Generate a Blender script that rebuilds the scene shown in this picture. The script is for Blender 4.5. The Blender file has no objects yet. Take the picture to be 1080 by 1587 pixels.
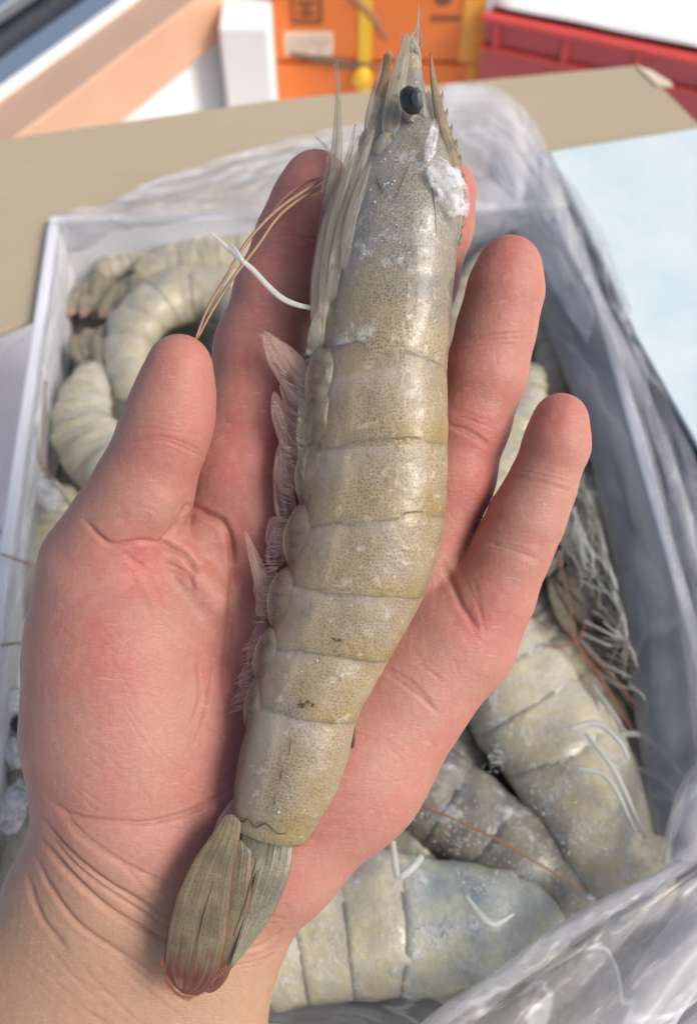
import bpy, bmesh, math, random
import numpy as np
from mathutils import Vector, noise as mnoise
random.seed(7); rng = np.random.default_rng(7)
R = math.radians
SC = bpy.context.scene
COL = SC.collection
# ------------------------------------------------------------------ camera
PITCH = R(56.0); CAMZ = 0.48; F = 1492.0; CX, CY = 540.0, 793.5
cam_d = bpy.data.cameras.new('camera'); cam = bpy.data.objects.new('camera', cam_d); COL.objects.link(cam)
cam.location = (0, 0, CAMZ); cam.rotation_euler = (R(90) - PITCH, 0, 0)
cam_d.sensor_fit = 'VERTICAL'; cam_d.sensor_height = 36.0; cam_d.sensor_width = 36.0
cam_d.lens = 36.0 * F / 1587.0
cam_d.clip_start = 0.01; cam_d.clip_end = 200
cam_d.dof.use_dof = True; cam_d.dof.focus_distance = 0.238; cam_d.dof.aperture_fstop = 12.0
SC.camera = cam
# ------------------------------------------------------------------ world, sun, exposure
SUN_EL, SUN_AZ = R(45), R(110)
w = bpy.data.worlds.new('World'); SC.world = w; w.use_nodes = True
nt = w.node_tree; nt.nodes.clear()
wo = nt.nodes.new('ShaderNodeOutputWorld'); bg = nt.nodes.new('ShaderNodeBackground')
sky = nt.nodes.new('ShaderNodeTexSky'); sky.sky_type = 'NISHITA'; sky.sun_disc = False
sky.sun_elevation = SUN_EL; sky.sun_rotation = SUN_AZ; sky.dust_density = 4.0; sky.air_density = 1.0; sky.ozone_density = 1.0
bg.inputs['Strength'].default_value = 0.118
nt.links.new(sky.outputs[0], bg.inputs[0]); nt.links.new(bg.outputs[0], wo.inputs[0])
sd = bpy.data.lights.new('sun', 'SUN'); sd.energy = 2.1; sd.angle = R(26); sd.color = (1.0, 0.93, 0.84)
sun = bpy.data.objects.new('sun', sd); COL.objects.link(sun)
ldir = Vector((math.sin(SUN_AZ) * math.cos(SUN_EL), math.cos(SUN_AZ) * math.cos(SUN_EL), math.sin(SUN_EL)))
sun.rotation_euler = (-ldir).to_track_quat('-Z', 'Y').to_euler(); sun.location = ldir * 3
SC.view_settings.view_transform = 'Standard'; SC.view_settings.look = 'None'
SC.view_settings.exposure = 0.29; SC.view_settings.gamma = 1.0
SC.cycles.max_bounces = 10; SC.cycles.transparent_max_bounces = 16
SC.cycles.use_denoising = True
# ------------------------------------------------------------------ picture <-> place helpers
C0 = np.array([0, 0, CAMZ]); RT = np.array([1.0, 0, 0])
UP = np.array([0, math.sin(PITCH), math.cos(PITCH)]); FW = np.array([0, math.cos(PITCH), -math.sin(PITCH)])
def ray(px, py): return RT * ((px - CX) / F) + UP * ((CY - py) / F) + FW
def pt(px, py, d): return C0 + ray(px, py) * d
def pz(px, py, z):
    r = ray(px, py); return C0 + r * ((z - CAMZ) / r[2])
def py_(px, py, Y):
    r = ray(px, py); return C0 + r * (Y / r[1])
def dz(px, py, z):
    r = ray(px, py); return (z - CAMZ) / r[2]
HD = 250.0                                    # hand plane distance in mm
def hp(px, py, z=0.0): return pt(px, py, (HD - z) / 1000.0)
def hl(px, py, z=0.0): return np.array([(px - CX) * (HD - z) / F, (CY - py) * (HD - z) / F, z])   # hand-local mm
def h2w(V):
    V = np.asarray(V) / 1000.0
    return C0 + FW * (HD / 1000.0) + V[:, :1] * RT + V[:, 1:2] * UP - V[:, 2:3] * FW
def catmull(P, t, T):
    P = np.asarray(P, float); T = np.asarray(T, float); t = np.atleast_1d(t)
    out = np.zeros((len(t), P.shape[1])); n = len(T)
    M = np.zeros_like(P)
    for i in range(n):
        a, b = max(i - 1, 0), min(i + 1, n - 1); M[i] = (P[b] - P[a]) / (T[b] - T[a])
    for k, x in enumerate(t):
        i = int(np.clip(np.searchsorted(T, x) - 1, 0, n - 2)); h = T[i + 1] - T[i]; s = (x - T[i]) / h
        s2, s3 = s * s, s ** 3
        out[k] = (2*s3-3*s2+1)*P[i] + (s3-2*s2+s)*h*M[i] + (-2*s3+3*s2)*P[i+1] + (s3-s2)*h*M[i+1]
    return out
def curve(P, n):
    P = np.asarray(P, float); T = np.r_[0, np.cumsum(np.maximum(np.linalg.norm(np.diff(P, axis=0), axis=1), 1e-6))]
    return catmull(P, np.linspace(0, T[-1], n), T)
def nrm(v): return v / (np.linalg.norm(v, axis=-1, keepdims=True) + 1e-12)
# ------------------------------------------------------------------ object helpers
def thing(name, label, cat, loc, group=None):
    o = bpy.data.objects.new(name, None); COL.objects.link(o); o.location = [float(x) for x in loc]; o.empty_display_size = 0.01
    o['label'] = label; o['category'] = cat
    if group: o['group'] = group
    return o
def origin(o):
    v = np.zeros(3)
    while o is not None: v = v + np.array(o.location); o = o.parent
    return v
def mesh(name, V, Fc, mat, smooth=True, attrs=None):
    me = bpy.data.meshes.new(name); me.from_pydata([tuple(map(float, v)) for v in V], [], [tuple(map(int, f)) for f in Fc])
    if attrs:
        for k, a in attrs.items():
            at = me.attributes.new(k, 'FLOAT', 'POINT'); at.data.foreach_set('value', np.asarray(a, np.float32))
    if smooth: me.polygons.foreach_set('use_smooth', [True] * len(me.polygons))
    if mat: me.materials.append(mat)
    me.update(); return me
def obj(name, V, Fc, mat, parent=None, smooth=True, attrs=None, **props):
    V = np.asarray(V, float)
    loc = origin(parent) if parent is not None else np.zeros(3)
    o = bpy.data.objects.new(name, mesh(name, V - loc, Fc, mat, smooth, attrs)); COL.objects.link(o)
    if parent is not None: o.parent = parent
    for k, v in props.items(): o[k] = v
    return o
def grid_faces(nu, nv, wrap=False):
    Fs = []
    for i in range(nu - 1):
        for j in range(nv if wrap else nv - 1):
            j2 = (j + 1) % nv; Fs.append((i*nv+j, i*nv+j2, (i+1)*nv+j2, (i+1)*nv+j))
    return Fs
def tube(P, W, n, thick=1.0, m=8, seg=None, cap=True):
    """tapered tube along P (3D), half widths W in m, thickness ratio along n"""
    P = np.asarray(P, float); W = np.asarray(W, float)
    if seg:
        T = np.linspace(0, 1, len(P)); t = np.linspace(0, 1, seg); P2 = curve(P, seg)
        W = np.interp(t, np.linspace(0, 1, len(W)), W); P = P2
    if seg:
        sl = np.r_[0, np.cumsum(np.linalg.norm(np.diff(P, axis=0), axis=1))]; Lt = sl[-1]
        for end in (0, 1):
            w0 = W[-1 if end else 0]; e = min(.25 * Lt, max(w0, 1e-6)); d_ = (Lt - sl) if end else sl
            if e > .3 * Lt / seg: W = W * np.sqrt(np.clip(1 - (1 - np.clip(d_ / e, 0, 1)) ** 2, .004, 1))
    T = nrm(np.gradient(P, axis=0)); n = np.asarray(n, float); n = np.broadcast_to(n, P.shape)
    S = nrm(np.cross(n, T)); N = nrm(np.cross(T, S))
    a = np.linspace(0, 2*np.pi, m, endpoint=False)
    V = (P[:, None] + (S[:, None] * np.cos(a)[None, :, None] + N[:, None] * (np.sin(a) * 1.0)[None, :, None] * np.reshape(thick, (-1, 1, 1))) * W[:, None, None]).reshape(-1, 3)
    Fs = grid_faces(len(P), m, True)
    if cap: Fs += [tuple(range(m))[::-1], tuple((len(P)-1)*m + i for i in range(m))]
    tt = np.repeat(np.linspace(0, 1, len(P)), m); ss = np.tile(np.cos(a), len(P))
    return V, Fs, {'bt': tt, 'bs': ss}
class MB:
    def __init__(s): s.V = []; s.F = []; s.n = 0; s.A = {}
    def add(s, V, Fc, A=None):
        V = np.asarray(V, float); s.V.append(V); s.F += [tuple(i + s.n for i in f) for f in Fc]; s.n += len(V)
        for k in ('bt', 'bs'):
            s.A.setdefault(k, []).append(np.asarray(A[k]) if A and k in A else np.zeros(len(V)))
        return s
    def build(s, name, mat, parent=None, smooth=True, **p):
        return obj(name, np.concatenate(s.V), s.F, mat, parent, smooth, {k: np.concatenate(v) for k, v in s.A.items()}, **p)
def ellipsoid(c, ax, nu=10, nv=14, jit=0.0):
    """ax: 3 axis vectors"""
    V = []; ax = np.asarray(ax)
    for i in range(nu + 1):
        th = math.pi * i / nu
        for j in range(nv):
            ph = 2 * math.pi * j / nv; d = np.array([math.sin(th)*math.cos(ph), math.sin(th)*math.sin(ph), math.cos(th)])
            k = 1 + (jit * mnoise.noise(Vector(d * 2.3 + np.asarray(c) * 400)) if jit else 0)
            V.append(np.asarray(c) + (d * k) @ ax)
    return np.array(V), grid_faces(nu + 1, nv, True)
def prism(P, h, bev=0.0):
    """polygon P (top, 3D, any winding) extruded by vector h"""
    P = np.asarray(P, float); n = len(P); V = np.concatenate([P, P + h])
    Fs = [tuple(range(n)), tuple(range(2*n-1, n-1, -1))] + [(i, i + n, (i+1) % n + n, (i+1) % n) for i in range(n)]
    return V, Fs
def box(c, ax):
    ax = np.asarray(ax); c = np.asarray(c, float)
    V = np.array([c + (np.array([i, j, k]) @ ax) for i in (-1, 1) for j in (-1, 1) for k in (-1, 1)])
    return V, [(0,1,3,2), (4,6,7,5), (0,4,5,1), (2,3,7,6), (0,2,6,4), (1,5,7,3)]
def bevel(o, wdt=0.002, seg=2):
    m = o.modifiers.new('bevel', 'BEVEL'); m.width = wdt; m.segments = seg; m.limit_method = 'ANGLE'; return o
# ------------------------------------------------------------------ material helpers
class NT:
    def __init__(s, name):
        s.m = bpy.data.materials.new(name); s.m.use_nodes = True; s.t = s.m.node_tree; s.t.nodes.clear()
        s.out = s.new('ShaderNodeOutputMaterial')
    def new(s, typ, **kw):
        n = s.t.nodes.new(typ)
        for k, v in kw.items(): setattr(n, k, v)
        return n
    def put(s, sock, v):
        if isinstance(v, bpy.types.NodeSocket): s.t.links.new(v, sock)
        elif isinstance(v, (tuple, list)) and len(v) == 3 and sock.type == 'RGBA': sock.default_value = (*v, 1)
        else: sock.default_value = v
    def bsdf(s, **kw):
        b = s.new('ShaderNodeBsdfPrincipled')
        for k, v in kw.items(): s.put(b.inputs[k.replace('_', ' ')], v)
        return b
    def coord(s, scale=(1, 1, 1), rot=(0, 0, 0)):
        c = s.new('ShaderNodeTexCoord'); m = s.new('ShaderNodeMapping'); m.inputs['Scale'].default_value = scale; m.inputs['Rotation'].default_value = rot
        s.t.links.new(c.outputs['Object'], m.inputs[0]); return m.outputs[0]
    def noise(s, vec, scale, detail=4, rough=0.55, dist=0.0):
        n = s.new('ShaderNodeTexNoise'); s.put(n.inputs['Vector'], vec); n.inputs['Scale'].default_value = scale
        n.inputs['Detail'].default_value = detail; n.inputs['Roughness'].default_value = rough; n.inputs['Distortion'].default_value = dist
        return n.outputs['Fac']
    def voro(s, vec, scale, feature='F1', rnd=1.0):
        n = s.new('ShaderNodeTexVoronoi'); n.feature = feature; s.put(n.inputs['Vector'], vec); n.inputs['Scale'].default_value = scale
        n.inputs['Randomness'].default_value = rnd; return n.outputs['Distance']
    def ramp(s, v, a, b, lo=0.0, hi=1.0):
        n = s.new('ShaderNodeMapRange'); n.interpolation_type = 'SMOOTHSTEP'; s.put(n.inputs[0], v)
        for i, x in enumerate((a, b, lo, hi)): n.inputs[i + 1].default_value = x
        return n.outputs[0]
    def math(s, op, a, b=0.0):
        n = s.new('ShaderNodeMath'); n.operation = op; s.put(n.inputs[0], a); s.put(n.inputs[1], b); return n.outputs[0]
    def mix(s, f, a, b, blend='MIX'):
        n = s.new('ShaderNodeMix'); n.data_type = 'RGBA'; n.blend_type = blend
        s.put(n.inputs[0], f); s.put(n.inputs[6], a); s.put(n.inputs[7], b); return n.outputs[2]
    def attr(s, name):
        n = s.new('ShaderNodeAttribute'); n.attribute_name = name; return n.outputs['Fac']
    def bump(s, h, strength=0.3, dist=0.001, prev=None):
        n = s.new('ShaderNodeBump'); n.inputs['Strength'].default_value = strength; n.inputs['Distance'].default_value = dist
        s.put(n.inputs['Height'], h)
        if prev is not None: s.put(n.inputs['Normal'], prev)
        return n.outputs[0]
    def done(s, shader): s.t.links.new(shader if isinstance(shader, bpy.types.NodeSocket) else shader.outputs[0], s.out.inputs[0]); return s.m
def simple(name, col, rough=0.5, bumpsc=None, bs=0.2, bd=0.001, metal=0.0, var=0.0, vsc=30, **kw):
    n = NT(name); v = n.coord(); c = col
    if var: c = n.mix(n.noise(v, vsc, 5), tuple(x * (1 - var) for x in col), tuple(min(1, x * (1 + var)) for x in col))
    b = n.bsdf(Base_Color=c, Roughness=rough, Metallic=metal, **kw)
    if bumpsc: n.put(b.inputs['Normal'], n.bump(n.noise(v, bumpsc, 5), bs, bd))
    return n.done(b)
# ------------------------------------------------------------------ materials
def mat_skin():
    n = NT('skin'); v = n.coord(); red = n.attr('red'); wr = n.attr('wrist'); cr = n.attr('crease')
    big = n.noise(v, 45, 4); fine = n.noise(v, 420, 4, 0.6)
    c = n.mix(n.math('ADD', red, n.ramp(big, .35, .68, -0.25, .32)), (0.445, 0.222, 0.178), (0.455, 0.130, 0.118))
    c = n.mix(wr, c, (0.42, 0.275, 0.175))
    c = n.mix(n.ramp(fine, .42, .7, 0, .25), c, (0.56, 0.31, 0.235))
    c = n.mix(n.ramp(n.noise(v, 900, 2), .55, .75, 0, .18), c, (0.50, 0.19, 0.15))
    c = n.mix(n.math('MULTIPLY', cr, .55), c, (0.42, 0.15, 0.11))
    c = n.mix(n.ramp(n.noise(v, 150, 5, .65), .35, .7, 0, .28), c, (.43, .25, .185))
    c = n.mix(n.ramp(n.voro(n.coord((.5, 1.5, 1), (0, 0, R(20))), 900, 'DISTANCE_TO_EDGE'), .10, 0, 0, .22), c, (.36, .14, .10))
    c = n.mix(n.ramp(n.noise(n.coord((.3, 2.2, 1.0), (0, 0, R(38))), 420, 3, .6), .60, .72, 0, .30), c, (.58, .36, .285))
    b = n.bsdf(Base_Color=c, Roughness=n.ramp(fine, .3, .7, .42, .58), Subsurface_Weight=0.5, Subsurface_Scale=0.005, Subsurface_Radius=(1.0, 0.32, 0.18), Specular_IOR_Level=0.32)
    vs = n.coord((0.55, 1.7, 1.0), (0, 0, R(20)))
    lines = n.voro(vs, 620, 'DISTANCE_TO_EDGE'); l2 = n.noise(n.coord((0.25, 1.6, 1.0), (0, 0, R(-14))), 900, 3, .6)
    nb = n.bump(n.ramp(lines, 0, .12), 0.22, 0.0002)
    nb = n.bump(l2, 0.34, 0.0005, nb); nb = n.bump(n.noise(n.coord((1.5, .5, 1.0), (0, 0, R(35))), 330, 4), 0.26, 0.0008, nb)
    n.put(b.inputs['Normal'], nb); return n.done(b)
def mat_shell(name, base, olive, grey, dots=0.75, frost=0.0, dotscale=1150, rough=0.3, patch=None, transl=0.0, blotch=0.5, bandk=.75, pside=1, sss=.3, palek=.4, coat=.2, rear=None):
    """prawn shell: pigment dots, olive bands, frost"""
    n = NT(name); v = n.coord(); bt = n.attr('bt'); bd = n.attr('bd')
    f = n.new('ShaderNodeMath', operation='FRACT'); n.put(f.inputs[0], bt)
    big = n.noise(v, 70, 4); mid = n.noise(v, 190, 4)
    c = n.mix(n.ramp(big, .38, .62), base, grey)
    band = n.math('MULTIPLY', n.ramp(f.outputs[0], .5, .95), n.ramp(bd, -.5, .6))
    band = n.math('MULTIPLY', band, n.ramp(bt, .9, 1.6))
    ol = n.math('MULTIPLY', n.math('ADD', n.ramp(mid, .42, .62, 0, blotch), n.math('MULTIPLY', band, bandk)), n.ramp(bd, -.9, .2))
    c = n.mix(ol, c, olive)
    if rear: c = n.mix(n.ramp(n.math('ADD', bt, n.math('MULTIPLY', n.noise(v, 90, 3), .3)), .72, 1.05), c, rear)
    if patch:
        c = n.mix(n.math('MULTIPLY', n.math('MULTIPLY', n.ramp(bt, .4, .65), n.ramp(bt, .9, .75)), n.math('MULTIPLY', n.ramp(bd, -.3 if pside > 0 else .6, .3 if pside > 0 else .0), n.ramp(n.noise(v, 60, 3), .32, .6))), c, patch)
    wv = n.new('ShaderNodeVectorMath', operation='ADD')
    cx_ = n.new('ShaderNodeCombineXYZ'); n.put(cx_.inputs[0], n.attr('su')); n.put(cx_.inputs[1], n.attr('sv'))
    vn = n.new('ShaderNodeTexVoronoi', voronoi_dimensions='2D'); n.put(vn.inputs['Vector'], cx_.outputs[0]); vn.inputs['Scale'].default_value = dotscale; vn.inputs['Randomness'].default_value = .75
    vo = vn.outputs['Distance']; dm = n.ramp(vo, .16, .34, 1, 0)
    dn = n.math('MULTIPLY', n.math('MULTIPLY', dm, n.ramp(n.noise(v, 160, 3), .3, .6, .45, 1.0)), n.ramp(bd, -.95, -.1, .1, dots))
    c = n.mix(dn, c, tuple(x * y for x, y in zip(grey, (.40, .38, .30))))
    rim = n.attr('rim'); c = n.mix(n.math('MULTIPLY', rim, .55), c, (0.72, 0.66, 0.55))
    c = n.mix(n.ramp(n.noise(v, 330, 3), .60, .72, 0, .35), c, (.66, .62, .55))
    fr = n.math('MULTIPLY', n.ramp(n.noise(v, 110, 6, .7), .60 - .1 * frost, .72), min(1, frost)) if frost else 0.0
    if frost: c = n.mix(fr, c, (0.72, 0.75, 0.78))
    ro = n.ramp(n.noise(v, 300, 4), .35, .65, rough - .1, rough + .18)
    pale = n.math('MULTIPLY', n.math('MULTIPLY', n.ramp(n.math('ADD', f.outputs[0], n.math('MULTIPLY', n.math('SUBTRACT', n.noise(v, 150, 3), .5), .5)), .46, .02), n.ramp(bt, 1.0, 1.05)), n.math('MULTIPLY', n.ramp(bd, .75, .1), n.ramp(n.noise(v, 90, 3), .3, .6, .25, .8)))
    c = n.mix(n.math('MULTIPLY', pale, palek), c, (.50, .455, .41))
    b = n.bsdf(Base_Color=c, Roughness=ro, Subsurface_Weight=sss, Subsurface_Scale=0.009, Subsurface_Radius=(1, .85, .6), Specular_IOR_Level=.5, Coat_Weight=coat, Coat_Roughness=0.3)
    nb = n.bump(n.noise(v, 480, 5, .65), .35, .0007); nb = n.bump(n.noise(v, 120, 3), .4, .0018, nb)
    if frost: nb = n.bump(n.math('MULTIPLY', fr, n.noise(v, 900, 4)), .8, .002, nb)
    n.put(b.inputs['Normal'], nb)
    if transl:
        tr = n.new('ShaderNodeBsdfTransparent'); mx = n.new('ShaderNodeMixShader')
        n.put(mx.inputs[0], n.math('MULTIPLY', n.ramp(bd, -.78, -.98, 0, transl), 1.0)); n.put(mx.inputs[1], b.outputs[0]); n.put(mx.inputs[2], tr.outputs[0])
        return n.done(mx)
    return n.done(b)
def mat_clear(name, col, alpha, rough=.2, streak=5):
    """thin translucent shell or hair-like leg with lengthwise streaks"""
    n = NT(name); v = n.coord(); bs = n.attr('bs'); bt = n.attr('bt')
    cx_ = n.new('ShaderNodeCombineXYZ'); n.put(cx_.inputs[0], n.math('MULTIPLY', bs, streak)); n.put(cx_.inputs[1], n.math('MULTIPLY', bt, 1.6)); n.put(cx_.inputs[2], n.noise(v, 60, 2))
    st = n.noise(cx_.outputs[0], 1.6, 4, .6)
    e = n.math('POWER', n.math('ABSOLUTE', bs), 4.0)
    k = n.math('ADD', n.ramp(st, .3, .7, alpha - .16, alpha + .16), n.math('MULTIPLY', e, .28))
    b = n.bsdf(Base_Color=n.mix(st, tuple(x * .82 for x in col), tuple(min(1, x * 1.1) for x in col)), Roughness=rough, Specular_IOR_Level=.6, Normal=n.bump(st, .5, .0006))
    tl = n.new('ShaderNodeBsdfTranslucent'); n.put(tl.inputs[0], col); m1 = n.new('ShaderNodeMixShader'); m1.inputs[0].default_value = .4; n.put(m1.inputs[1], b.outputs[0]); n.put(m1.inputs[2], tl.outputs[0])
    tr = n.new('ShaderNodeBsdfTransparent'); mx = n.new('ShaderNodeMixShader')
    n.put(mx.inputs[0], k); n.put(mx.inputs[1], tr.outputs[0]); n.put(mx.inputs[2], m1.outputs[0]); return n.done(mx)
def mat_tail(name, body, tip, edge):
    n = NT(name); v = n.coord(); bt = n.attr('bt'); bs = n.attr('bs')
    c = n.mix(n.ramp(n.noise(v, 160, 4), .35, .65), body, tuple(x * .6 for x in body))
    c = n.mix(n.ramp(n.math('ADD', bt, n.math('MULTIPLY', n.noise(v, 250, 3), .25)), .80, 1.08), c, tip)
    c = n.mix(n.math('MULTIPLY', n.ramp(n.math('ABSOLUTE', bs), .80, .98), .8), c, edge)
    vo = n.voro(v, 1250, 'F1', .8); c = n.mix(n.ramp(vo, .2, .34, .6, 0), c, tuple(x * .3 for x in body))
    st = n.new('ShaderNodeTexWave'); n.put(st.inputs[0], v); st.inputs['Scale'].default_value = 180; st.inputs['Distortion'].default_value = 4
    b = n.bsdf(Base_Color=c, Roughness=.32, Coat_Weight=.3, Coat_Roughness=.25, Subsurface_Weight=.15, Subsurface_Scale=.002)
    cx_ = n.new('ShaderNodeCombineXYZ'); n.put(cx_.inputs[0], n.math('MULTIPLY', bs, 3.2)); n.put(cx_.inputs[1], bt); ribs = n.noise(cx_.outputs[0], 1.5, 4)
    n.put(b.inputs['Base Color'], n.mix(n.ramp(ribs, .45, .6, 0, .38), c, tuple(x * .5 for x in body)))
    n.put(b.inputs['Normal'], n.bump(n.noise(v, 500, 4), .3, .0006, n.bump(ribs, .4, .0012)))
    tr = n.new('ShaderNodeBsdfTransparent'); mx = n.new('ShaderNodeMixShader'); mx.inputs[0].default_value = .88; n.put(mx.inputs[1], tr.outputs[0]); n.put(mx.inputs[2], b.outputs[0]); return n.done(mx)
def mat_film(name, col, lo, hi, scale=18, crinkle=60, ridk=.75, ro=.28):
    n = NT(name); v = n.coord(); cx_ = n.new('ShaderNodeCombineXYZ'); n.put(cx_.inputs[0], n.attr('fu')); n.put(cx_.inputs[1], n.math('MULTIPLY', n.attr('fv'), .3)); vw = cx_.outputs[0]
    d = n.noise(v, scale, 5, .6, .6)
    ab = n.math('ABSOLUTE', n.math('SUBTRACT', n.noise(vw, crinkle * .5, 3, .5, .8), .5)); ab2 = n.math('ABSOLUTE', n.math('SUBTRACT', n.noise(vw, crinkle * 1.3, 3, .5, .5), .5)); rid = n.ramp(ab, 0, .022, 1, 0)
    k = n.math('ADD', n.ramp(d, .3, .7, lo, hi), n.math('MULTIPLY', rid, ridk * .4))
    c = n.mix(n.math('MULTIPLY', rid, ridk), n.mix(n.noise(v, 9, 3), tuple(x * .9 for x in col), col), (.86, .88, .92))  # ridges whitened: bright streak highlights painted into the film colour
    nb = n.bump(ab, .9, .012); nb = n.bump(ab2, .7, .004, nb)
    b = n.bsdf(Base_Color=c, Roughness=ro, Specular_IOR_Level=.6, Normal=nb)
    tl = n.new('ShaderNodeBsdfTranslucent'); n.put(tl.inputs[0], c); n.put(tl.inputs[1], nb)
    m1 = n.new('ShaderNodeMixShader'); m1.inputs[0].default_value = .35; n.put(m1.inputs[1], b.outputs[0]); n.put(m1.inputs[2], tl.outputs[0])
    tr = n.new('ShaderNodeBsdfTransparent'); mx = n.new('ShaderNodeMixShader')
    n.put(mx.inputs[0], k); n.put(mx.inputs[1], tr.outputs[0]); n.put(mx.inputs[2], m1.outputs[0]); return n.done(mx)
def mat_card(name, col):
    n = NT(name); v = n.coord()
    c = n.mix(n.noise(v, 14, 4), tuple(x * .88 for x in col), tuple(x * 1.06 for x in col))
    c = n.mix(n.ramp(n.noise(n.coord((1, 40, 1)), 12, 3), .4, .7, 0, .25), c, tuple(x * .75 for x in col))
    return n.done(n.bsdf(Base_Color=c, Roughness=.8, Normal=n.bump(n.noise(n.coord((1, 30, 1)), 10, 3), .25, .001)))
def mat_ice():
    n = NT('frost_ice'); v = n.coord()
    b = n.bsdf(Base_Color=(.80, .80, .80), Roughness=n.ramp(n.noise(v, 500, 3), .4, .6, .08, .25), Specular_IOR_Level=.5, Normal=n.bump(n.noise(v, 260, 3, .5), .6, .0016))
    tr = n.new('ShaderNodeBsdfTransparent'); mx = n.new('ShaderNodeMixShader'); n.put(mx.inputs[0], n.ramp(n.noise(v, 300, 4, .6), .38, .64, .10, .62)); n.put(mx.inputs[1], tr.outputs[0]); n.put(mx.inputs[2], b.outputs[0]); return n.done(mx)
M_SKIN = mat_skin()
M_HELD = mat_shell('held_shell', (.365, .295, .19), (.295, .212, .07), (.325, .27, .20), dots=.75, rough=.38, patch=(.2, .2, .2), transl=.5, blotch=.36, bandk=.55, sss=.8, palek=.42, coat=.25)
M_HEAD = mat_shell('held_head_shell', (.305, .28, .235), (.28, .235, .15), (.265, .25, .225), dots=.8, rough=.3, patch=(.12, .125, .14), transl=.45, blotch=.3, frost=.6, sss=.75, coat=.25, rear=(.35, .285, .18))
M_PALE = mat_shell('pale_shell', (.52, .475, .35), (.45, .39, .21), (.44, .42, .34), dots=.2, frost=.9, dotscale=900, blotch=.5, bandk=.15, sss=.4, rough=.25, coat=.3)
M_CREAM = mat_shell('cream_shell', (.47, .425, .32), (.38, .32, .19), (.35, .335, .28), dots=.2, frost=.4, dotscale=900, blotch=.4, bandk=.2, sss=.4)
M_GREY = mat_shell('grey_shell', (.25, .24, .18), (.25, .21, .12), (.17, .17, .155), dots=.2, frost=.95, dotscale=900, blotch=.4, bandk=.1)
M_BLUE = mat_shell('blue_shell', (.46, .46, .35), (.42, .38, .2), (.38, .41, .39), dots=.25, frost=.7, dotscale=900, patch=(.17, .23, .28), blotch=.3, bandk=.1, pside=-1, sss=.4)
M_BROWN = mat_shell('brown_shell', (.37, .32, .22), (.32, .24, .13), (.30, .28, .23), dots=.2, frost=.55, dotscale=900, bandk=.2)
M_LEG = mat_clear('clear_leg', (.52, .475, .39), .45, .2, 1.2)
M_WLEG = mat_clear('white_leg', (.80, .82, .77), .8)
M_SWIM = mat_clear('clear_swimmeret', (.84, .65, .55), .24, .2, 1.6)
M_HAIR = mat_clear('clear_fringe', (.90, .72, .62), .4)
M_GLEG = mat_clear('grey_leg', (.42, .42, .36), .75)
M_ANT = simple('antenna_brown', (.30, .17, .10), .4, 800)
M_RANT = simple('antenna_red', (.28, .11, .065), .4, 800)
M_EYE = simple('prawn_eye', (.028, .030, .032), .16, 400, .15, .0005, var=.6, vsc=500)
M_SPINE = mat_tail('rostrum_shell', (.36, .28, .16), (.30, .24, .15), (.10, .08, .06))
M_TAIL = mat_tail('tail_fan_shell', (.235, .19, .11), (.13, .035, .02), (.18, .07, .04))
M_TAILG = mat_tail('tail_fan_green', (.28, .26, .175), (.27, .25, .17), (.20, .17, .11))
M_BTAIL = mat_tail('box_tail_fan', (.36, .33, .23), (.40, .24, .17), (.26, .22, .15))
M_DRED = simple('dark_red_edge', (.10, .03, .02), .35)
M_ICE = mat_ice()
M_FROST = simple('frost_crumb', (.60, .59, .56), .55, 900, .6, .001, Subsurface_Weight=.3, Subsurface_Scale=.002)
M_DARK = simple('dark_mark', (.09, .07, .035), .5)
# ------------------------------------------------------------------ floor and things behind
FLZ = -0.12
M_GROUT = simple('grout', (.42, .40, .38), .9, 200)
M_TILE = simple('white_tile', (.74, .74, .78), .22, 30, .05, .001, var=.03, vsc=6)
fl = obj('floor', [(-40, -40, FLZ - .006), (40, -40, FLZ - .006), (40, 40, FLZ - .006), (-40, 40, FLZ - .006)], [(0, 1, 2, 3)], M_GROUT, smooth=False, kind='structure')
ga, gb = pz(170, 182, FLZ), pz(330, 82, FLZ); gd = nrm((gb - ga)[:2]); gn = np.array([-gd[1], gd[0]])
TS = .33; tme = None
for i in range(-3, 6):
    for j in range(-4, 4):
        c2 = ga[:2] + gd * ((i + .28) * TS) + gn * ((j + .5) * TS)
        if not (-1.0 < c2[0] < .9 and -.1 < c2[1] < 1.7): continue
        if tme is None:
            V, Fc = box((0, 0, 0), [np.r_[gd, 0] * (TS / 2 - .0018), np.r_[gn, 0] * (TS / 2 - .0018), (0, 0, .003)]); tme = mesh('tile', V, Fc, M_TILE, False)
        o = bpy.data.objects.new('tile', tme); COL.objects.link(o); o.parent = fl; o.location = (c2[0], c2[1], FLZ - .003)
# metal counter, top left
zt = .05
M_COPPER = simple('copper_trim', (.78, .50, .34), .38, 60, .1, .001, metal=.4, var=.12, vsc=12)
M_SILVER = simple('silver_bar', (.55, .60, .66), .25, metal=.8)
M_BLACK = simple('black_panel', (.03, .033, .04), .3, var=.3)
M_WHITEP = simple('white_enamel', (.85, .86, .88), .3)
a0, a1 = pz(-5, 236, zt), pz(302, 0, zt); b0 = pz(-5, 153, zt)
cd = nrm(a1 - a0); cn = np.cross([0, 0, 1], cd); wd = abs(np.dot(b0 - a0, cn)); mid0 = a0 - cd * .35
Lc = .9
ct = thing('metal_counter', 'metal counter edge with copper coloured trim and black top, behind the carton at upper left', 'counter', mid0 * [1, 1, 0] + [0, 0, FLZ])
def strip(name, u0, u1, z0, z1, mat):
    c = mid0 + cd * Lc / 2 + cn * (u0 + u1) / 2; c[2] = (z0 + z1) / 2
    o = obj(name, *box(c, [cd * Lc / 2, cn * (u1 - u0) / 2, (0, 0, (z1 - z0) / 2)]), mat, ct, False); bevel(o, .002); return o
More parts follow.
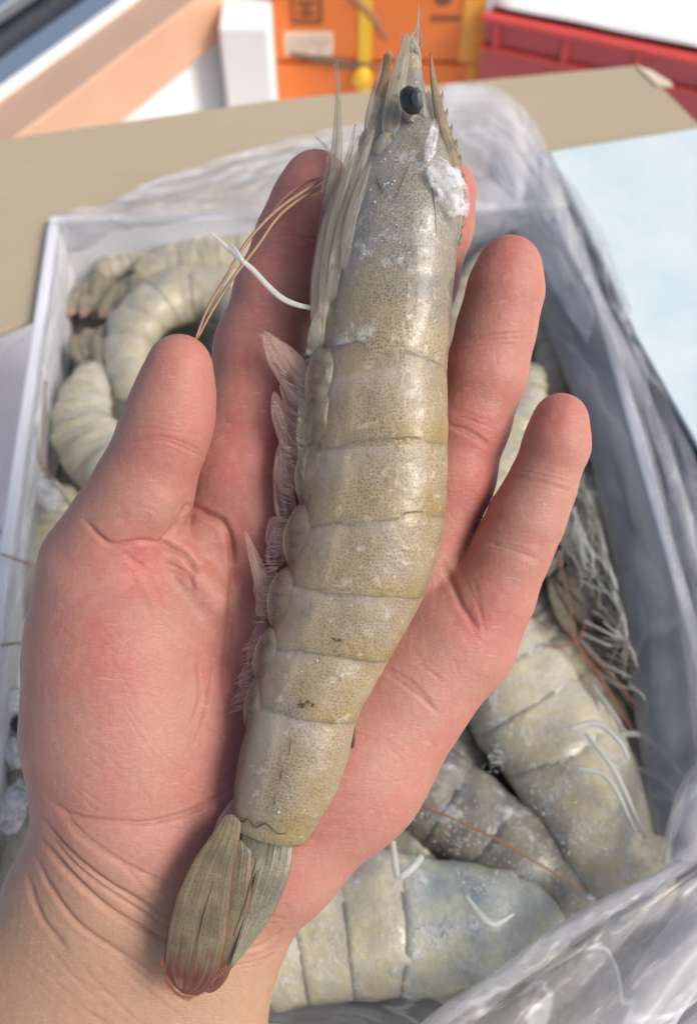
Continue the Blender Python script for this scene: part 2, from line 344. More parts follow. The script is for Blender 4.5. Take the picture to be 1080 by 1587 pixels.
strip('copper_trim', 0, wd * .93, zt - .05, zt, M_COPPER)
strip('edge_highlight', wd * .94, wd * 1.13, zt - .03, zt + .004, M_WHITEP)  # white strip stands in for the highlight along the counter edge
strip('silver_bar', wd * 1.14, wd * 1.75, zt - .03, zt + .001, M_SILVER)
strip('top_panel', wd * 1.76, wd * 5, zt - .03, zt - .003, M_BLACK)
strip('rail', wd * 2.5, wd * 2.9, zt + .0, zt + .012, M_SILVER)
strip('cabinet', wd * .25, wd * 4.9, FLZ, zt - .051, M_WHITEP)
# white foam block + grey bin
def facebox(name, label, cat, quad_px, Y, dep, mat, zb=FLZ, yaw=0.0):
    """box whose front face stands at distance Y; quad_px = left, right, top px"""
    l, r, tp = quad_px; P0 = py_(l, tp, Y); P1 = py_(r, tp, Y)
    return P0, P1
Y0 = .80
P0, P1 = py_(338, 42, Y0), py_(417, 42, Y0)
M_FOAM = simple('white_foam', (.93, .92, .90), .7, 120, .3, .001)
fb = thing('foam_block', 'bright white foam block standing left of the orange cartons', 'foam block', ((P0[0] + P1[0]) / 2, Y0 + .06, FLZ))
cx = (P0[0] + P1[0]) / 2; hw = (P1[0] - P0[0]) / 2; zt2 = P0[2]
bevel(obj('body', *box((cx, Y0 + .06, (FLZ + zt2) / 2), [(hw, 0, 0), (0, .06, 0), (0, 0, (zt2 - FLZ) / 2)]), M_FOAM, fb, False), .003)
M_GBIN = simple('grey_plastic', (.42, .41, .43), .5, 40, .2, .002, var=.1)
P0, P1 = py_(335, 30, .98), py_(430, 30, .98)
gbn = thing('grey_bin', 'grey plastic bin behind the white foam block', 'bin', ((P0[0] + P1[0]) / 2, 1.04, FLZ))
c = np.array([(P0[0] + P1[0]) / 2, 1.04, .02]); hw = (P1[0] - P0[0]) / 2
bevel(obj('body', *box(c, [(hw, 0, 0), (0, .06, 0), (0, 0, .14)]), M_GBIN, gbn, False), .006)
bevel(obj('rim', *box(c + [0, 0, .147], [(hw + .006, 0, 0), (0, .066, 0), (0, 0, .0065)]), M_GBIN, gbn, False), .003)
# orange cartons
M_ORANGE = simple('orange_carton', (.80, .21, .045), .6, 60, .15, .001, var=.08, vsc=10)
M_ORANGE2 = simple('orange_carton_lit', (.86, .33, .08), .6, 60, .15, .001, var=.06, vsc=10)
M_YEL = simple('yellow_strap', (.85, .55, .04), .4)
M_INK = simple('brown_ink', (.20, .09, .05), .7)
M_LAB = simple('paper_label', (.80, .66, .52), .7, var=.1, vsc=60)
M_CRACK = simple('crack_shade', (.16, .11, .07), .4)
Y1 = .84
def on(px, py, dy=0.0): return py_(px, py, Y1 - dy)
xl, xr = on(424, 70)[0], on(742, 70)[0]
zmid = on(560, 97)[2]; ztop = zmid + .16
ocs = []
for nm, za, zb, lab, ro in (('orange_carton', zmid + .001, ztop, 'upper orange printed carton with yellow strap and white paper label', 0), ('orange_carton', FLZ, zmid - .002, 'lower orange carton under the one with the paper label', 0)):
    t = thing(nm, lab, 'carton', ((xl + xr) / 2, Y1 + .1, za), 'orange cartons stacked behind the prawn box'); ocs.append(t)
    bevel(obj('body', *box(((xl + xr) / 2, Y1 + .1, (za + zb) / 2), [((xr - xl) / 2, 0, 0), (0, .1, 0), (0, 0, (zb - za) / 2)]), M_ORANGE, t, False), .0025)
def decal(name, x0, y0, x1, y1, mat, par, th=.0008, lift=.0):
    A, B = on(x0, y0), on(x1, y1)
    return obj(name, *box(((A[0] + B[0]) / 2, Y1 - th / 2 - lift, (A[2] + B[2]) / 2), [(abs(B[0] - A[0]) / 2, 0, 0), (0, th / 2, 0), (0, 0, abs(A[2] - B[2]) / 2)]), mat, par, False)
up, lo = ocs
decal('paper_label', 440, 49, 516, 86, M_LAB, up)
mb = MB()
for k in range(6): 
    x = 449 + k * 11; A, B = on(x, 56), on(x + 4, 72 if k % 2 else 78); mb.add(*box(((A[0] + B[0]) / 2, Y1 - .0012, (A[2] + B[2]) / 2), [(abs(B[0] - A[0]) / 2, 0, 0), (0, .0003, 0), (0, 0, abs(A[2] - B[2]) / 2)]))
M_LINK = simple('label_print', (.52, .42, .34), .7)
mb.build('label_print', M_LINK, up, False)
mb = MB()
def bar(x0, y0, x1, y1):
    A, B = on(x0, y0), on(x1, y1); mb.add(*box(((A[0] + B[0]) / 2, Y1 - .0006, (A[2] + B[2]) / 2), [(abs(B[0] - A[0]) / 2, 0, 0), (0, .0005, 0), (0, 0, abs(A[2] - B[2]) / 2)]))
bar(450, -20, 456, 36); bar(494, -20, 500, 36); bar(456, 30, 494, 36); bar(462, 2, 488, 8); bar(472, 8, 478, 24); bar(462, 18, 488, 22); bar(460, -12, 490, -6)
mb.build('printed_emblem', M_INK, up, False)
mb = MB()
cc = on(688, -6)
V, Fc = ellipsoid(cc + [0, -.0005, 0], [(.0085, 0, 0), (0, .0008, 0), (0, 0, .0085)], 6, 20); mb.add(V, Fc)
for k in range(4): bar(668 + k * 12, 24, 677 + k * 12, 31)
mb.build('printed_mark', M_INK, up, False)
decal('strap', 557, -80, 575, 96, M_YEL, up, .0012)
decal('strap', 556, 99, 574, 190, M_YEL, lo, .0012)
V, Fc, _A = tube([on(568, 104, .004), on(560, 122, .006), on(556, 138, .004)], [.006, .0095, .004], (0, -1, 0), .4, 8, 8); obj('strap_knot', V, Fc, M_YEL, lo)
decal('corner_strap', 728, -80, 743, 96, simple('orange_strap', (.85, .42, .06), .4), up, .0012)
decal('corner_strap', 724, 99, 740, 190, simple('orange_strap2', (.85, .42, .06), .4), lo, .0012)
V, Fc, _A = tube([on(450, 84, .002), on(510, 96, .003), on(592, 106, .002)], [.002, .0042, .0015], (0, -1, 0), .4, 8, 12); obj('crack_shade_strip', V, Fc, M_CRACK, lo)  # dark strip painted in for the shade of the crack between the cartons
V, Fc, _A = tube([on(540, -10, .001), on(580, 30, .001), on(600, 62, .001)], [.003, .0035, .002], (0, -1, 0), .3, 8, 12); obj('grey_smear', V, Fc, simple('smear', (.42, .20, .10), .6), up)
# red crate with white sheet on top
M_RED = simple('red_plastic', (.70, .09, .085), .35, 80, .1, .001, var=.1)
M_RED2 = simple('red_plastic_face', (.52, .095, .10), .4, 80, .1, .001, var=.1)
zc = .03; A = pz(752, 28, zc); B = pz(1085, 97, zc); rd = nrm(B - A); rn = np.cross([0, 0, 1], rd); A = A - rd * .002; Lr = .42
rc = thing('red_crate', 'red ribbed plastic crate covered by a white sheet at the upper right', 'crate', (A + rd * Lr / 2 + rn * .12) * [1, 1, 0] + [0, 0, FLZ])
def rbox(name, u0, u1, v0, v1, z0, z1, mat, bv=.002, par=rc):
    c = A + rd * (u0 + u1) / 2 + rn * (v0 + v1) / 2; c[2] = (z0 + z1) / 2
    return bevel(obj(name, *box(c, [rd * (u1 - u0) / 2, rn * (v1 - v0) / 2, (0, 0, (z1 - z0) / 2)]), mat, par, False), bv)
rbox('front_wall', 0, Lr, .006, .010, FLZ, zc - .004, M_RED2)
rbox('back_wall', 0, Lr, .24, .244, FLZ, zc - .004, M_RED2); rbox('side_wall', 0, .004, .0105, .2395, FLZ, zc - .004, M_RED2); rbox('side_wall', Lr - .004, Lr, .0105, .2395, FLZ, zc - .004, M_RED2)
rbox('rim', -.003, Lr + .003, .000, .011, zc - .0035, zc + .0015, M_RED); rbox('lower_rim', -.002, Lr + .002, .001, .0055, zc - .030, zc - .026, M_RED)
for k in range(7): rbox('rib', .01 + k * .062, .015 + k * .062, .0012, .0058, zc - .0255, zc - .004, M_RED, .001)
M_SHEET = simple('white_sheet', (.90, .90, .89), .5, 25, .2, .003)
ws = thing('white_sheet', 'white sheet lying over the top of the red crate', 'sheet', A + rd * .2 + rn * .13 + [0, 0, .002])
Vs = []; nu, nv = 24, 24
for i in range(nu):
    for j in range(nv):
        u, v = .004 + .42 * i / (nu - 1), .010 + .30 * j / (nv - 1); p = A + rd * u + rn * v
        p[2] = zc + .0035 + .003 * (1 + mnoise.noise(Vector((u * 12, v * 12, 1)))); Vs.append(p)
o = obj('sheet', Vs, grid_faces(nu, nv), M_SHEET, ws); sm = o.modifiers.new('solid', 'SOLIDIFY'); sm.thickness = .0015
# ------------------------------------------------------------------ prawn box
RZ = .14
M_CARD = mat_card('brown_card', (.47, .385, .27)); M_WCARD = simple('white_card', (.74, .75, .79), .5, 60, .15, .001, var=.04)
M_BLUES = None
FLc, FRc = pz(92, 345, RZ), pz(878, 318, RZ); NLy = -.05
Lq = pz(-8, 1050, RZ); Rq = pz(1068, 1000, RZ)
NL = FLc + (Lq - FLc) * ((NLy - FLc[1]) / (Lq[1] - FLc[1])); NR = FRc + (Rq - FRc) * ((NLy - FRc[1]) / (Rq[1] - FRc[1]))
cen = (FLc + FRc + NL + NR) / 4
pb = thing('prawn_box', 'open carton with white inner walls, brown card far flap, packed with prawns', 'box', cen * [1, 1, 0] + [0, 0, FLZ])
def wall(P, Q, inw, mat, name='wall', t=.006, ext=0.0):
    d = nrm(Q - P); n_ = np.cross([0, 0, 1], d); n_ = n_ * (1 if np.dot(n_, inw - P) < 0 else -1)
    c = (P + Q) / 2 + n_ * (t / 2 + .0002); c[2] = (FLZ + RZ) / 2
    return bevel(obj(name, *box(c, [d * (np.linalg.norm(Q - P) / 2 + ext), n_ * t / 2, (0, 0, (RZ - FLZ) / 2)]), mat, pb, False), .0015)
wall(FLc, FRc, cen, M_WCARD, ext=.006); wall(NL, NR, cen, M_WCARD, ext=.006); wall(FLc, NL, cen, M_WCARD, ext=0); wall(FRc, NR, cen, M_WCARD, ext=0)
obj('bottom', *box(cen * [1, 1, 0] + [0, 0, -.05], [(.135, 0, 0), (0, .225, 0), (0, 0, .003)]), M_WCARD, pb, False)
# far flap, lying a little lower than the rim
fz = RZ - .006
flap = [pz(*p, fz) for p in ((-60, 228), (40, 210), (420, 155), (990, 100), (1095, 205), (890, 330), (868, 322), (600, 332), (86, 352), (52, 492), (-60, 540))]
bevel(obj('far_flap', *prism(flap, (0, 0, -.004)), M_CARD, pb, False), .0008)
V, Fc = prism([pz(*p, fz + .0012) for p in ((985, 101), (1008, 108), (1040, 128), (1042, 134), (1018, 132), (1003, 118))], np.array((0, 0, -.001))); obj('torn_edge', V, Fc, simple('torn_card', (.70, .58, .45), .9), pb, False)
# pale blue sheet on the right flap
n = NT('pale_blue_sheet'); v = n.coord(); cb = n.mix(n.ramp(n.noise(v, 22, 5, .6, .5), .35, .7), (.66, .74, .76), (.56, .68, .72))
M_BLUES = n.done(n.bsdf(Base_Color=cb, Roughness=.4, Normal=n.bump(n.noise(v, 30, 5), .3, .002)))
bs = thing('blue_sheet', 'pale blue plastic sheet lying flat on the right side of the carton', 'sheet', pz(1000, 400, RZ + .006))
bevel(obj('sheet', *prism([pz(*p, RZ + .006) for p in ((850, 234), (1100, 195), (1500, 130), (1900, 1500), (1400, 1500), (1095, 715), (985, 520), (930, 395))], (0, 0, -.003)), M_BLUES, bs, False), .0008)
M_NAVY_SHADE = simple('navy_gap_shade', (.035, .042, .075), .5, var=.2)
bevel(obj('gap_shade_board', *prism([pz(*p, RZ + .001) for p in ((842, 234), (1090, 200), (1500, 140), (1900, 1500), (1360, 1600), (1140, 1150), (1072, 905), (1005, 655), (915, 400))], (0, 0, -.004)), M_NAVY_SHADE, bs, False), .0008)  # dark navy slab stands in for the shadow gap beside the blue sheet
# ------------------------------------------------------------------ plastic liner
M_FILM = mat_film('clear_film', (.70, .71, .76), .22, .55, 14, 34)
M_FILMW = mat_film('white_film', (.86, .86, .89), .38, .72, 20, 46, .8, .18)
M_FILMG = mat_film('grey_film', (.47, .47, .50), .5, .88, 10, 30, .2, .2)
M_FILMR = mat_film('dull_film', (.60, .61, .65), .3, .75, 18, 50, .6, .18)
M_FILMC = mat_film('cloudy_film', (.80, .80, .82), .18, .68, 26, 60, .9, .13)
M_FILMD = mat_film('dark_film', (.36, .38, .42), .5, .9, 20, 60)
ln = thing('plastic_liner', 'crumpled translucent plastic bag lining the carton and folded over its edges', 'plastic bag', cen * [1, 1, 0] + [0, 0, .05])
def sheet(name, rows, nu, nv, mat, amp=.003, freq=30, stretch=(1, 1), seed=0, fold=0.0, foldfreq=30):
    """rows: list of polylines (3D), lofted; wrinkled by noise"""
    Rw = np.array([curve(r, nv) for r in rows]); T = np.linspace(0, 1, len(rows))
    G = np.stack([catmull(Rw[:, j], np.linspace(0, 1, nu), T) for j in range(nv)], axis=1)
    du = np.gradient(G, axis=0); dv = np.gradient(G, axis=1); N = nrm(np.cross(du, dv))
    L = np.cumsum(np.linalg.norm(dv, axis=-1), axis=1); K = np.cumsum(np.linalg.norm(du, axis=-1), axis=0)
    for i in range(nu):
        for j in range(nv):
            q = Vector((K[i, j] * freq * stretch[0], L[i, j] * freq * stretch[1], seed * 7.3))
            h = mnoise.noise(q) * amp + (0.5 - abs(mnoise.noise(q * 2.1 + Vector((3, 1, seed))))) * amp * .6
            if fold: h += (.5 - abs(mnoise.noise(Vector((K[i, j] * foldfreq, L[i, j] * foldfreq * .16, seed + 9))))) * fold
            G[i, j] += N[i, j] * h
    return obj(name, G.reshape(-1, 3), grid_faces(nu, nv), mat, ln, True, {'fu': K.reshape(-1) + seed, 'fv': L.reshape(-1)})
def zl(pts, z): return [pz(a, b, z) for a, b in pts]
M_GAP_SHADE = simple('gap_shade_film', (.26, .25, .21), .35, 40, .6, .004, var=.4, vsc=40)  # film coloured dark to paint shade into the gaps between prawns
Vs = []
for i in range(40):
    for j in range(24):
        p = NL * 0 + (NL + (NR - NL) * j / 23) * (1 - i / 39) + (FLc + (FRc - FLc) * j / 23) * (i / 39); q = cen + (p - cen) * .99; q[2] = .094 + .006 * mnoise.noise(Vector(q * 40)); Vs.append(q)
obj('bottom_film', Vs, grid_faces(40, 24), M_GAP_SHADE, ln)
# far film: up the far wall, over the rim, onto the flap
sheet('far_film', [zl([(105, 430), (300, 400), (560, 400), (880, 420)], .095),
                   zl([(101, 352), (300, 338), (560, 336), (880, 330)], RZ + .003),
                   zl([(110, 325), (330, 300), (600, 270), (880, 290)], RZ + .007),
                   zl([(205, 292), (330, 262), (600, 215), (850, 240)], RZ + .004),
                   zl([(215, 283), (330, 246), (480, 206), (600, 175), (690, 136), (760, 140), (815, 195), (850, 245)], RZ + .004)], 60, 90, M_FILMW, .0035, 30, seed=1, fold=.004, foldfreq=45)
# left film: down the left wall
sheet('left_film', [zl([(92, 338), (60, 560), (28, 800), (-10, 1080), (-60, 1400)], RZ + .002),
                    zl([(100, 345), (72, 560), (42, 800), (4, 1080), (-45, 1400)], RZ + .0025),
                    zl([(112, 352), (88, 560), (58, 800), (22, 1080), (-20, 1400)], RZ - .01),
                    zl([(120, 400), (98, 580), (70, 820), (36, 1090), (0, 1410)], .095)], 24, 90, M_FILM, .0012, 25, seed=2, fold=.0015)
# right film: thick rolled fold along the right wall
def roll(name, pts, z, rad, mat, seed, flat=.75, amp=.12):
    P = curve([pz(a, b, z) for a, b in pts], 90); Wd = np.interp(np.linspace(0, 1, 90), np.linspace(0, 1, len(rad)), rad)
    V, Fc, A_ = tube(P, Wd, (0, 0, 1), flat, 28)
    Cn = np.repeat(P, 28, axis=0)
    for i in range(len(V)):
        d = V[i] - Cn[i]; s = i // 28; a = (i % 28) / 28 * 2 * math.pi
        k = 1 + amp * mnoise.noise(Vector((s * .05, math.cos(a) * 1.6, math.sin(a) * 1.6 + seed))) + .10 * (.4 - abs(mnoise.noise(Vector((s * .12 + a * .6, a * 1.2, seed * 3)))))
        V[i] = Cn[i] + d * k
    sL = np.r_[0, np.cumsum(np.linalg.norm(np.diff(P, axis=0), axis=1))]
    return obj(name, V, Fc, mat, ln, True, {'fu': np.tile(np.abs(np.linspace(-1, 1, 28, endpoint=False)) * .05, 90) + seed, 'fv': np.repeat(sL, 28)})
roll('rolled_film', [(770, 300), (850, 400), (905, 520), (965, 680), (1015, 860), (1050, 1040), (1090, 1300)], .125, [.010, .0145, .0165, .017, .018, .018, .018], M_FILMG, 1)
roll('rolled_film', [(820, 250), (880, 330), (930, 420), (985, 550), (1045, 700), (1080, 850), (1120, 1000)], .139, [.010, .011, .009, .008, .008, .008, .008], M_FILM, 2, .8, .35)
sheet('right_film', [zl([(690, 136), (760, 140), (808, 175), (842, 230), (864, 290), (888, 360)], RZ + .009), zl([(680, 200), (745, 215), (800, 260), (845, 320), (885, 390), (920, 450)], RZ + .010),
                     zl([(680, 280), (740, 300), (795, 350), (840, 410), (880, 480), (915, 540)], RZ - .004)], 30, 60, M_FILMW, .003, 30, seed=5, fold=.004, foldfreq=40)
sheet('right_film', [zl([(890, 440), (935, 540), (985, 690), (1025, 860), (1055, 1050), (1090, 1300)], RZ - .002), zl([(900, 432), (948, 530), (1004, 668), (1058, 830), (1090, 1020), (1130, 1260)], RZ + .009), zl([(915, 420), (970, 530), (1030, 670), (1078, 825), (1130, 1000), (1180, 1240)], RZ + .006)], 24, 90, M_FILMR, .003, 24, (1, .4), seed=15, fold=.004)
# gathered corner, nearest to the camera
G0 = lambda k: .150 + k
sheet('gathered_film', [zl([(1150, 1255), (1010, 1345), (900, 1410), (760, 1505), (640, 1592), (560, 1660)], .128),
                        zl([(1140, 1250), (1000, 1338), (880, 1408), (745, 1500), (625, 1586), (545, 1650)], .146),
                        zl([(1150, 1290), (1030, 1365), (920, 1435), (800, 1525), (700, 1610), (620, 1680)], .158),
                        zl([(1170, 1350), (1070, 1430), (980, 1500), (880, 1590), (800, 1660), (700, 1740)], .157),
                        zl([(1200, 1440), (1120, 1520), (1060, 1580), (970, 1660), (890, 1720), (800, 1800)], .150),
                        zl([(1240, 1560), (1180, 1620), (1130, 1680), (1060, 1740), (980, 1800), (900, 1860)], .140)], 110, 110, M_FILMC, .003, 16, (1.6, .35), seed=3, fold=.014, foldfreq=55)
sheet('gathered_film', [zl([(1036, 1345), (1050, 1260), (1072, 1200), (1130, 1150)], .140), zl([(1052, 1340), (1072, 1260), (1098, 1205), (1150, 1170)], .154), zl([(1100, 1340), (1120, 1270), (1140, 1230), (1180, 1200)], .156), zl([(1180, 1340), (1190, 1280), (1200, 1250), (1240, 1220)], .145)], 40, 50, M_FILMC, .002, 40, (1, .4), seed=6, fold=.005, foldfreq=70)
sheet('gathered_film', [zl([(900, 1640), (990, 1520), (1050, 1440), (1100, 1380)], .163), zl([(930, 1650), (1010, 1545), (1070, 1470), (1130, 1400)], .170), zl([(990, 1660), (1050, 1570), (1090, 1500), (1150, 1430)], .160)], 26, 50, M_FILM, .004, 60, (1, .4), seed=8, fold=.006)
sheet('near_film', [zl([(350, 1500), (470, 1500), (600, 1525), (720, 1560)], .088), zl([(350, 1545), (470, 1540), (600, 1560), (720, 1600)], .104), zl([(330, 1640), (470, 1640), (600, 1640), (720, 1660)], .125)], 24, 60, M_FILMD, .004, 35, seed=4, fold=.004)
# ------------------------------------------------------------------ prawns
def body_parts(root, V, D, n, T, ratio, mats, res=(9, 28), front=True, tuck=.97, lip=1.003, nseg=6, seed=0, rough_=.03, rimk=.3):
    """carapace + abdomen segments from ventral / dorsal key points at params T (0..7)"""
    nr, na = res; a = np.linspace(0, 2 * np.pi, na, endpoint=False)
    def section(t):
        Vt, Dt = catmull(V, t, T), catmull(D, t, T); return (Vt + Dt) / 2, (Dt - Vt) / 2
    tq = np.linspace(0, 7, 141); mq = (catmull(V, tq, T) + catmull(D, tq, T)) / 2; lq = np.r_[0, np.cumsum(np.linalg.norm(np.diff(mq, axis=0), axis=1))]
    ulen = lambda t: float(np.interp(t, tq, lq))
    out = []
    for k in range(nseg + 1):
        t0, t1 = (0.0, 1.0) if k == 0 else (k - .10, k + 1.0)
        m_ = nr * 2 if k == 0 else nr
        fr = np.linspace(0, 1, m_)
        if k == 0: fr = fr ** 1.15
        VV = []; AT = []; AD = []; AR = []; AU = []; AV = []
        for i, f_ in enumerate(fr):
            cs = np.cos(a); ve = np.clip((-cs - .25) / .6, 0, 1); ve = ve * ve * (3 - 2 * ve); tip = np.clip((-cs - .86) / .14, 0, 1)
            sh = (.18 * ve - .26 * tip) * f_ ** 2 * (1 if k < 6 else .2) if k else (.05 * np.cos(2 * a)) * f_ ** 3
            tt = np.clip(t0 + (t1 - t0) * f_ + sh, 0, 7)
            M, H = section(tt)
            wk = 1 + (.004 * (rimk > .1) * math.sin(math.pi * f_)) if k else 1.0
            if k: wk *= tuck + (1 - tuck) * min(1, f_ / .22)
            wk *= 1 + (lip - 1) * np.clip((f_ - .8) / .2, 0, 1) * (1.0 if k < 6 else 0)
            if k == 0:
                wk *= min(1, (.35 + 2.2 * math.sqrt(max(f_, 0)))) if front else 1
            wk = np.where(cs < -.4, wk * (1 + (.05 * math.sin(math.pi * min(1, f_ * 1.05)) if k else 0)), wk)
            hl_ = np.linalg.norm(H, axis=1, keepdims=True)
            bshape = (np.abs(np.sin(a)) ** .92 * np.sign(np.sin(a)) * (1 + .10 * cs))[:, None]
            p = M + H * (cs * wk)[:, None] + n * hl_ * (ratio * np.interp(tt, [0, .45], [.6, 1]) * np.interp(tt, [6.5, 7], [1, .8]))[:, None] * bshape * np.reshape(wk, (-1, 1))
            W0 = hl_.mean()
            p = p + (p - M) * np.array([rough_ * mnoise.noise(Vector(x / W0 * .9) + Vector((k * 3.1 * (rimk > .1), 0, 0))) + rough_ * .5 * mnoise.noise(Vector(x / W0 * 3.0)) for x in p])[:, None]
            AU.append(np.full(na, ulen(t0 + (t1 - t0) * f_) + k * .01)); AV.append(np.abs((a + np.pi) % (2 * np.pi) - np.pi) * W0 + np.where(np.sin(a) < 0, .5, 0))
            VV.append(p); AT.append(np.full(na, t0 + (t1 - t0) * f_)); AD.append(cs); AR.append(np.full(na, rimk if (i >= m_ - 1 and k < 6) else 0.0))
        VV = np.concatenate(VV); Fs = grid_faces(m_, na, True)
        if k == 0: Fs.append(tuple(range(na))[::-1])
        else: Fs.append(tuple(range(na))[::-1])
        Fs.append(tuple((m_ - 1) * na + i for i in range(na)))
        nm = 'carapace' if k == 0 else 'abdomen_segment'
        out.append(obj(nm, VV, Fs, mats[0] if k == 0 else mats[1], root, True, {'bt': np.concatenate(AT), 'bd': np.concatenate(AD), 'rim': np.concatenate(AR), 'su': np.concatenate(AU), 'sv': np.concatenate(AV)}))
    return out
def lumps(pts, n, smin, smax, name, mat, root, kind='stuff'):
    mb = MB()
    for p in pts:
        s = random.uniform(smin, smax); ax = np.diag([s * random.uniform(.6, 1.5), s * random.uniform(.6, 1.5), s * random.uniform(.5, .9)])
        V, Fc = ellipsoid(p, ax, 3, 5, 1.0); mb.add(V, Fc)
    if mb.n: return mb.build(name, mat, root, True, kind=kind)
# ---- the held prawn
hpz = 15.0
HT = [0, .08, .16, .35, .6, .8, 1, 1.5, 2, 2.5, 3, 3.5, 4, 4.5, 5, 5.5, 6, 6.5, 6.75, 7]
HV = [(614, 168), (592, 208), (564, 246), (536, 315), (519, 400), (507, 490), (494, 590), (490, 650), (479, 705), (474, 760), (463, 815), (453, 860), (441, 905), (431, 950), (417, 990), (405, 1040), (394, 1090), (373, 1180), (364, 1232), (360, 1278)]
HDp = [(664, 165), (686, 208), (700, 250), (714, 310), (706, 395), (699, 480), (692, 565), (693, 630), (693, 690), (692, 745), (688, 800), (676, 865), (655, 925), (630, 975), (602, 1022), (578, 1065), (553, 1115), (535, 1190), (508, 1252), (470, 1308)]
HZ = np.interp(HT, [0, 1, 3, 5, 6, 7], [15, 15, 15, 16, 18, 20])
hv = np.array([hp(a, b, z) for (a, b), z in zip(HV, HZ)]); hd = np.array([hp(a, b, z) for (a, b), z in zip(HDp, HZ)])
NV = -FW
held = thing('prawn', 'large raw grey prawn held whole across the open palm', 'prawn', hp(540, 900, 14))
body_parts(held, hv, hd, NV, HT, .80, (M_HEAD, M_HELD), res=(22, 72), tuck=.997, lip=1.0, rough_=.022, rimk=.3)
mm = HD / F / 1000 * .93            # metres per pixel on the prawn
def blade(name, pts, wpx, mat, thick=.25, z=15, par=held, seg=18, m=10, n=None, z1=None):
    z1 = z if z1 is None else z1
    P = [hp(a, b, z + (z1 - z) * i / (len(pts) - 1)) for i, (a, b) in enumerate(pts)]
    V, Fc, A_ = tube(P, np.array(wpx) * mm, NV if n is None else n, thick, m, seg)
    return obj(name, V, Fc, mat, par, True, A_)
def shell_pt(px, py):
    # front surface of the held prawn above picture point
    best = min(range(len(HT)), key=lambda i: abs((HV[i][1] + HDp[i][1]) / 2 - py))
    t = np.linspace(0, 7, 141); Vv = catmull(HV, t, HT); Dd = catmull(HDp, t, HT); Zs = np.interp(t, HT, HZ)
    A_ = Vv - [px, py]; ab = Dd - Vv; s = np.clip(-(A_ * ab).sum(1) / (ab * ab).sum(1), 0, 1); dist = np.linalg.norm(A_ + ab * s[:, None], axis=1); i = dist.argmin()
    c = 2 * s[i] - 1; wpx = np.linalg.norm(ab[i]); b_ =  .80 * wpx / 2 * mm * 1000
    return hp(px, py, Zs[i] + b_ * math.sqrt(max(0, 1 - c * c)) ** .92 * (1 + .1 * c) + .15)
def sblade(name, pts, wpx, mat, lift=0.0, thick=.5, seg=16, m=8, par=None):
    P = [shell_pt(a, b) + NV * lift for a, b in curve(np.array(pts, float), seg)]
    V, Fc, A_ = tube(P, np.interp(np.linspace(0, 1, seg), np.linspace(0, 1, len(wpx)), wpx) * mm, NV, thick, m)
    return obj(name, V, Fc, mat, par or held, True, A_)
# rostrum with teeth
ro = blade('rostrum', [(667, 82), (672, 130), (684, 190), (700, 250), (711, 320), (704, 400)], [1.5, 6.5, 11, 13, 8, 2], M_SPINE, .5, 17, seg=26)
mb = MB()
for (x, y, s) in ((679, 152, 4), (686, 178, 5), (693, 203, 6), (700, 226, 7), (706, 250, 7), (712, 280, 7), (714, 308, 6), (712, 345, 6), (709, 372, 5)):
    V, Fc, A_ = tube([hp(x - 3, y + 9, 17), hp(x + 5, y, 17), hp(x + 7, y - 11, 17)], np.array([s, s * .7, .6]) * mm, NV, .5, 6, 6); mb.add(V, Fc, A_)
mb.build('tooth', M_SPINE, ro)
# eye
ey = blade('eye_stalk', [(628, 215), (632, 190), (634, 168)], [13, 13, 15], M_HEAD, .8, 14, z1=18)
V, Fc = ellipsoid(hp(637, 156, 23), [(RT * .9 + UP * .3) * 18 * mm, (UP * .9 - RT * .35) * 23 * mm, NV * 14 * mm], 24, 32, .05); obj('eye', V, Fc, M_EYE, held)
V, Fc = ellipsoid(hp(646, 152, 25), [RT * 9 * mm, UP * 15 * mm, NV * 14 * mm], 10, 14, .2); obj('eye_flake', V, Fc, simple('eye_flake', (.10, .10, .10), .35, 700), held)
M_TISS = mat_clear('pale_tissue', (.56, .55, .49), .75, .25, 2.0)
for pts_, wd_, mt_, z_ in (([(606, 225), (612, 195), (618, 165), (616, 140)], [7, 12, 9, 2], M_TISS, 20), ([(626, 232), (630, 205), (636, 185), (640, 176)], [8, 13, 10, 3], M_TISS, 22), ([(600, 250), (604, 225), (612, 205)], [10, 12, 3], M_TISS, 21), ([(648, 235), (652, 205), (655, 180), (657, 160)], [8, 9, 6, 1], M_HEAD, 20),
                           ([(618, 130), (622, 100), (630, 72), (632, 56)], [7, 8, 6, 1], M_TISS, 17), ([(640, 135), (645, 105), (646, 80), (640, 62)], [8, 9, 7, 1.5], M_HEAD, 18), ([(628, 110), (634, 85), (636, 66)], [6, 6, 1], M_LEG, 19), ([(606, 190), (610, 150), (622, 110)], [4, 6, 2], M_LEG, 20), ([(644, 84), (652, 64), (650, 40)], [4, 3, 1], M_LEG, 16),
                           ([(612, 175), (616, 130), (612, 95), (604, 80)], [3, 4, 3, 1], M_TISS, 19), ([(572, 232), (574, 200), (582, 168)], [7, 8, 2], M_LEG, 17), ([(560, 240), (562, 215), (570, 196)], [7, 7, 2], M_TISS, 17)):
    blade('mouthpart', pts_, [w_ * .8 for w_ in wd_], mt_, .35, 11, z1=z_)
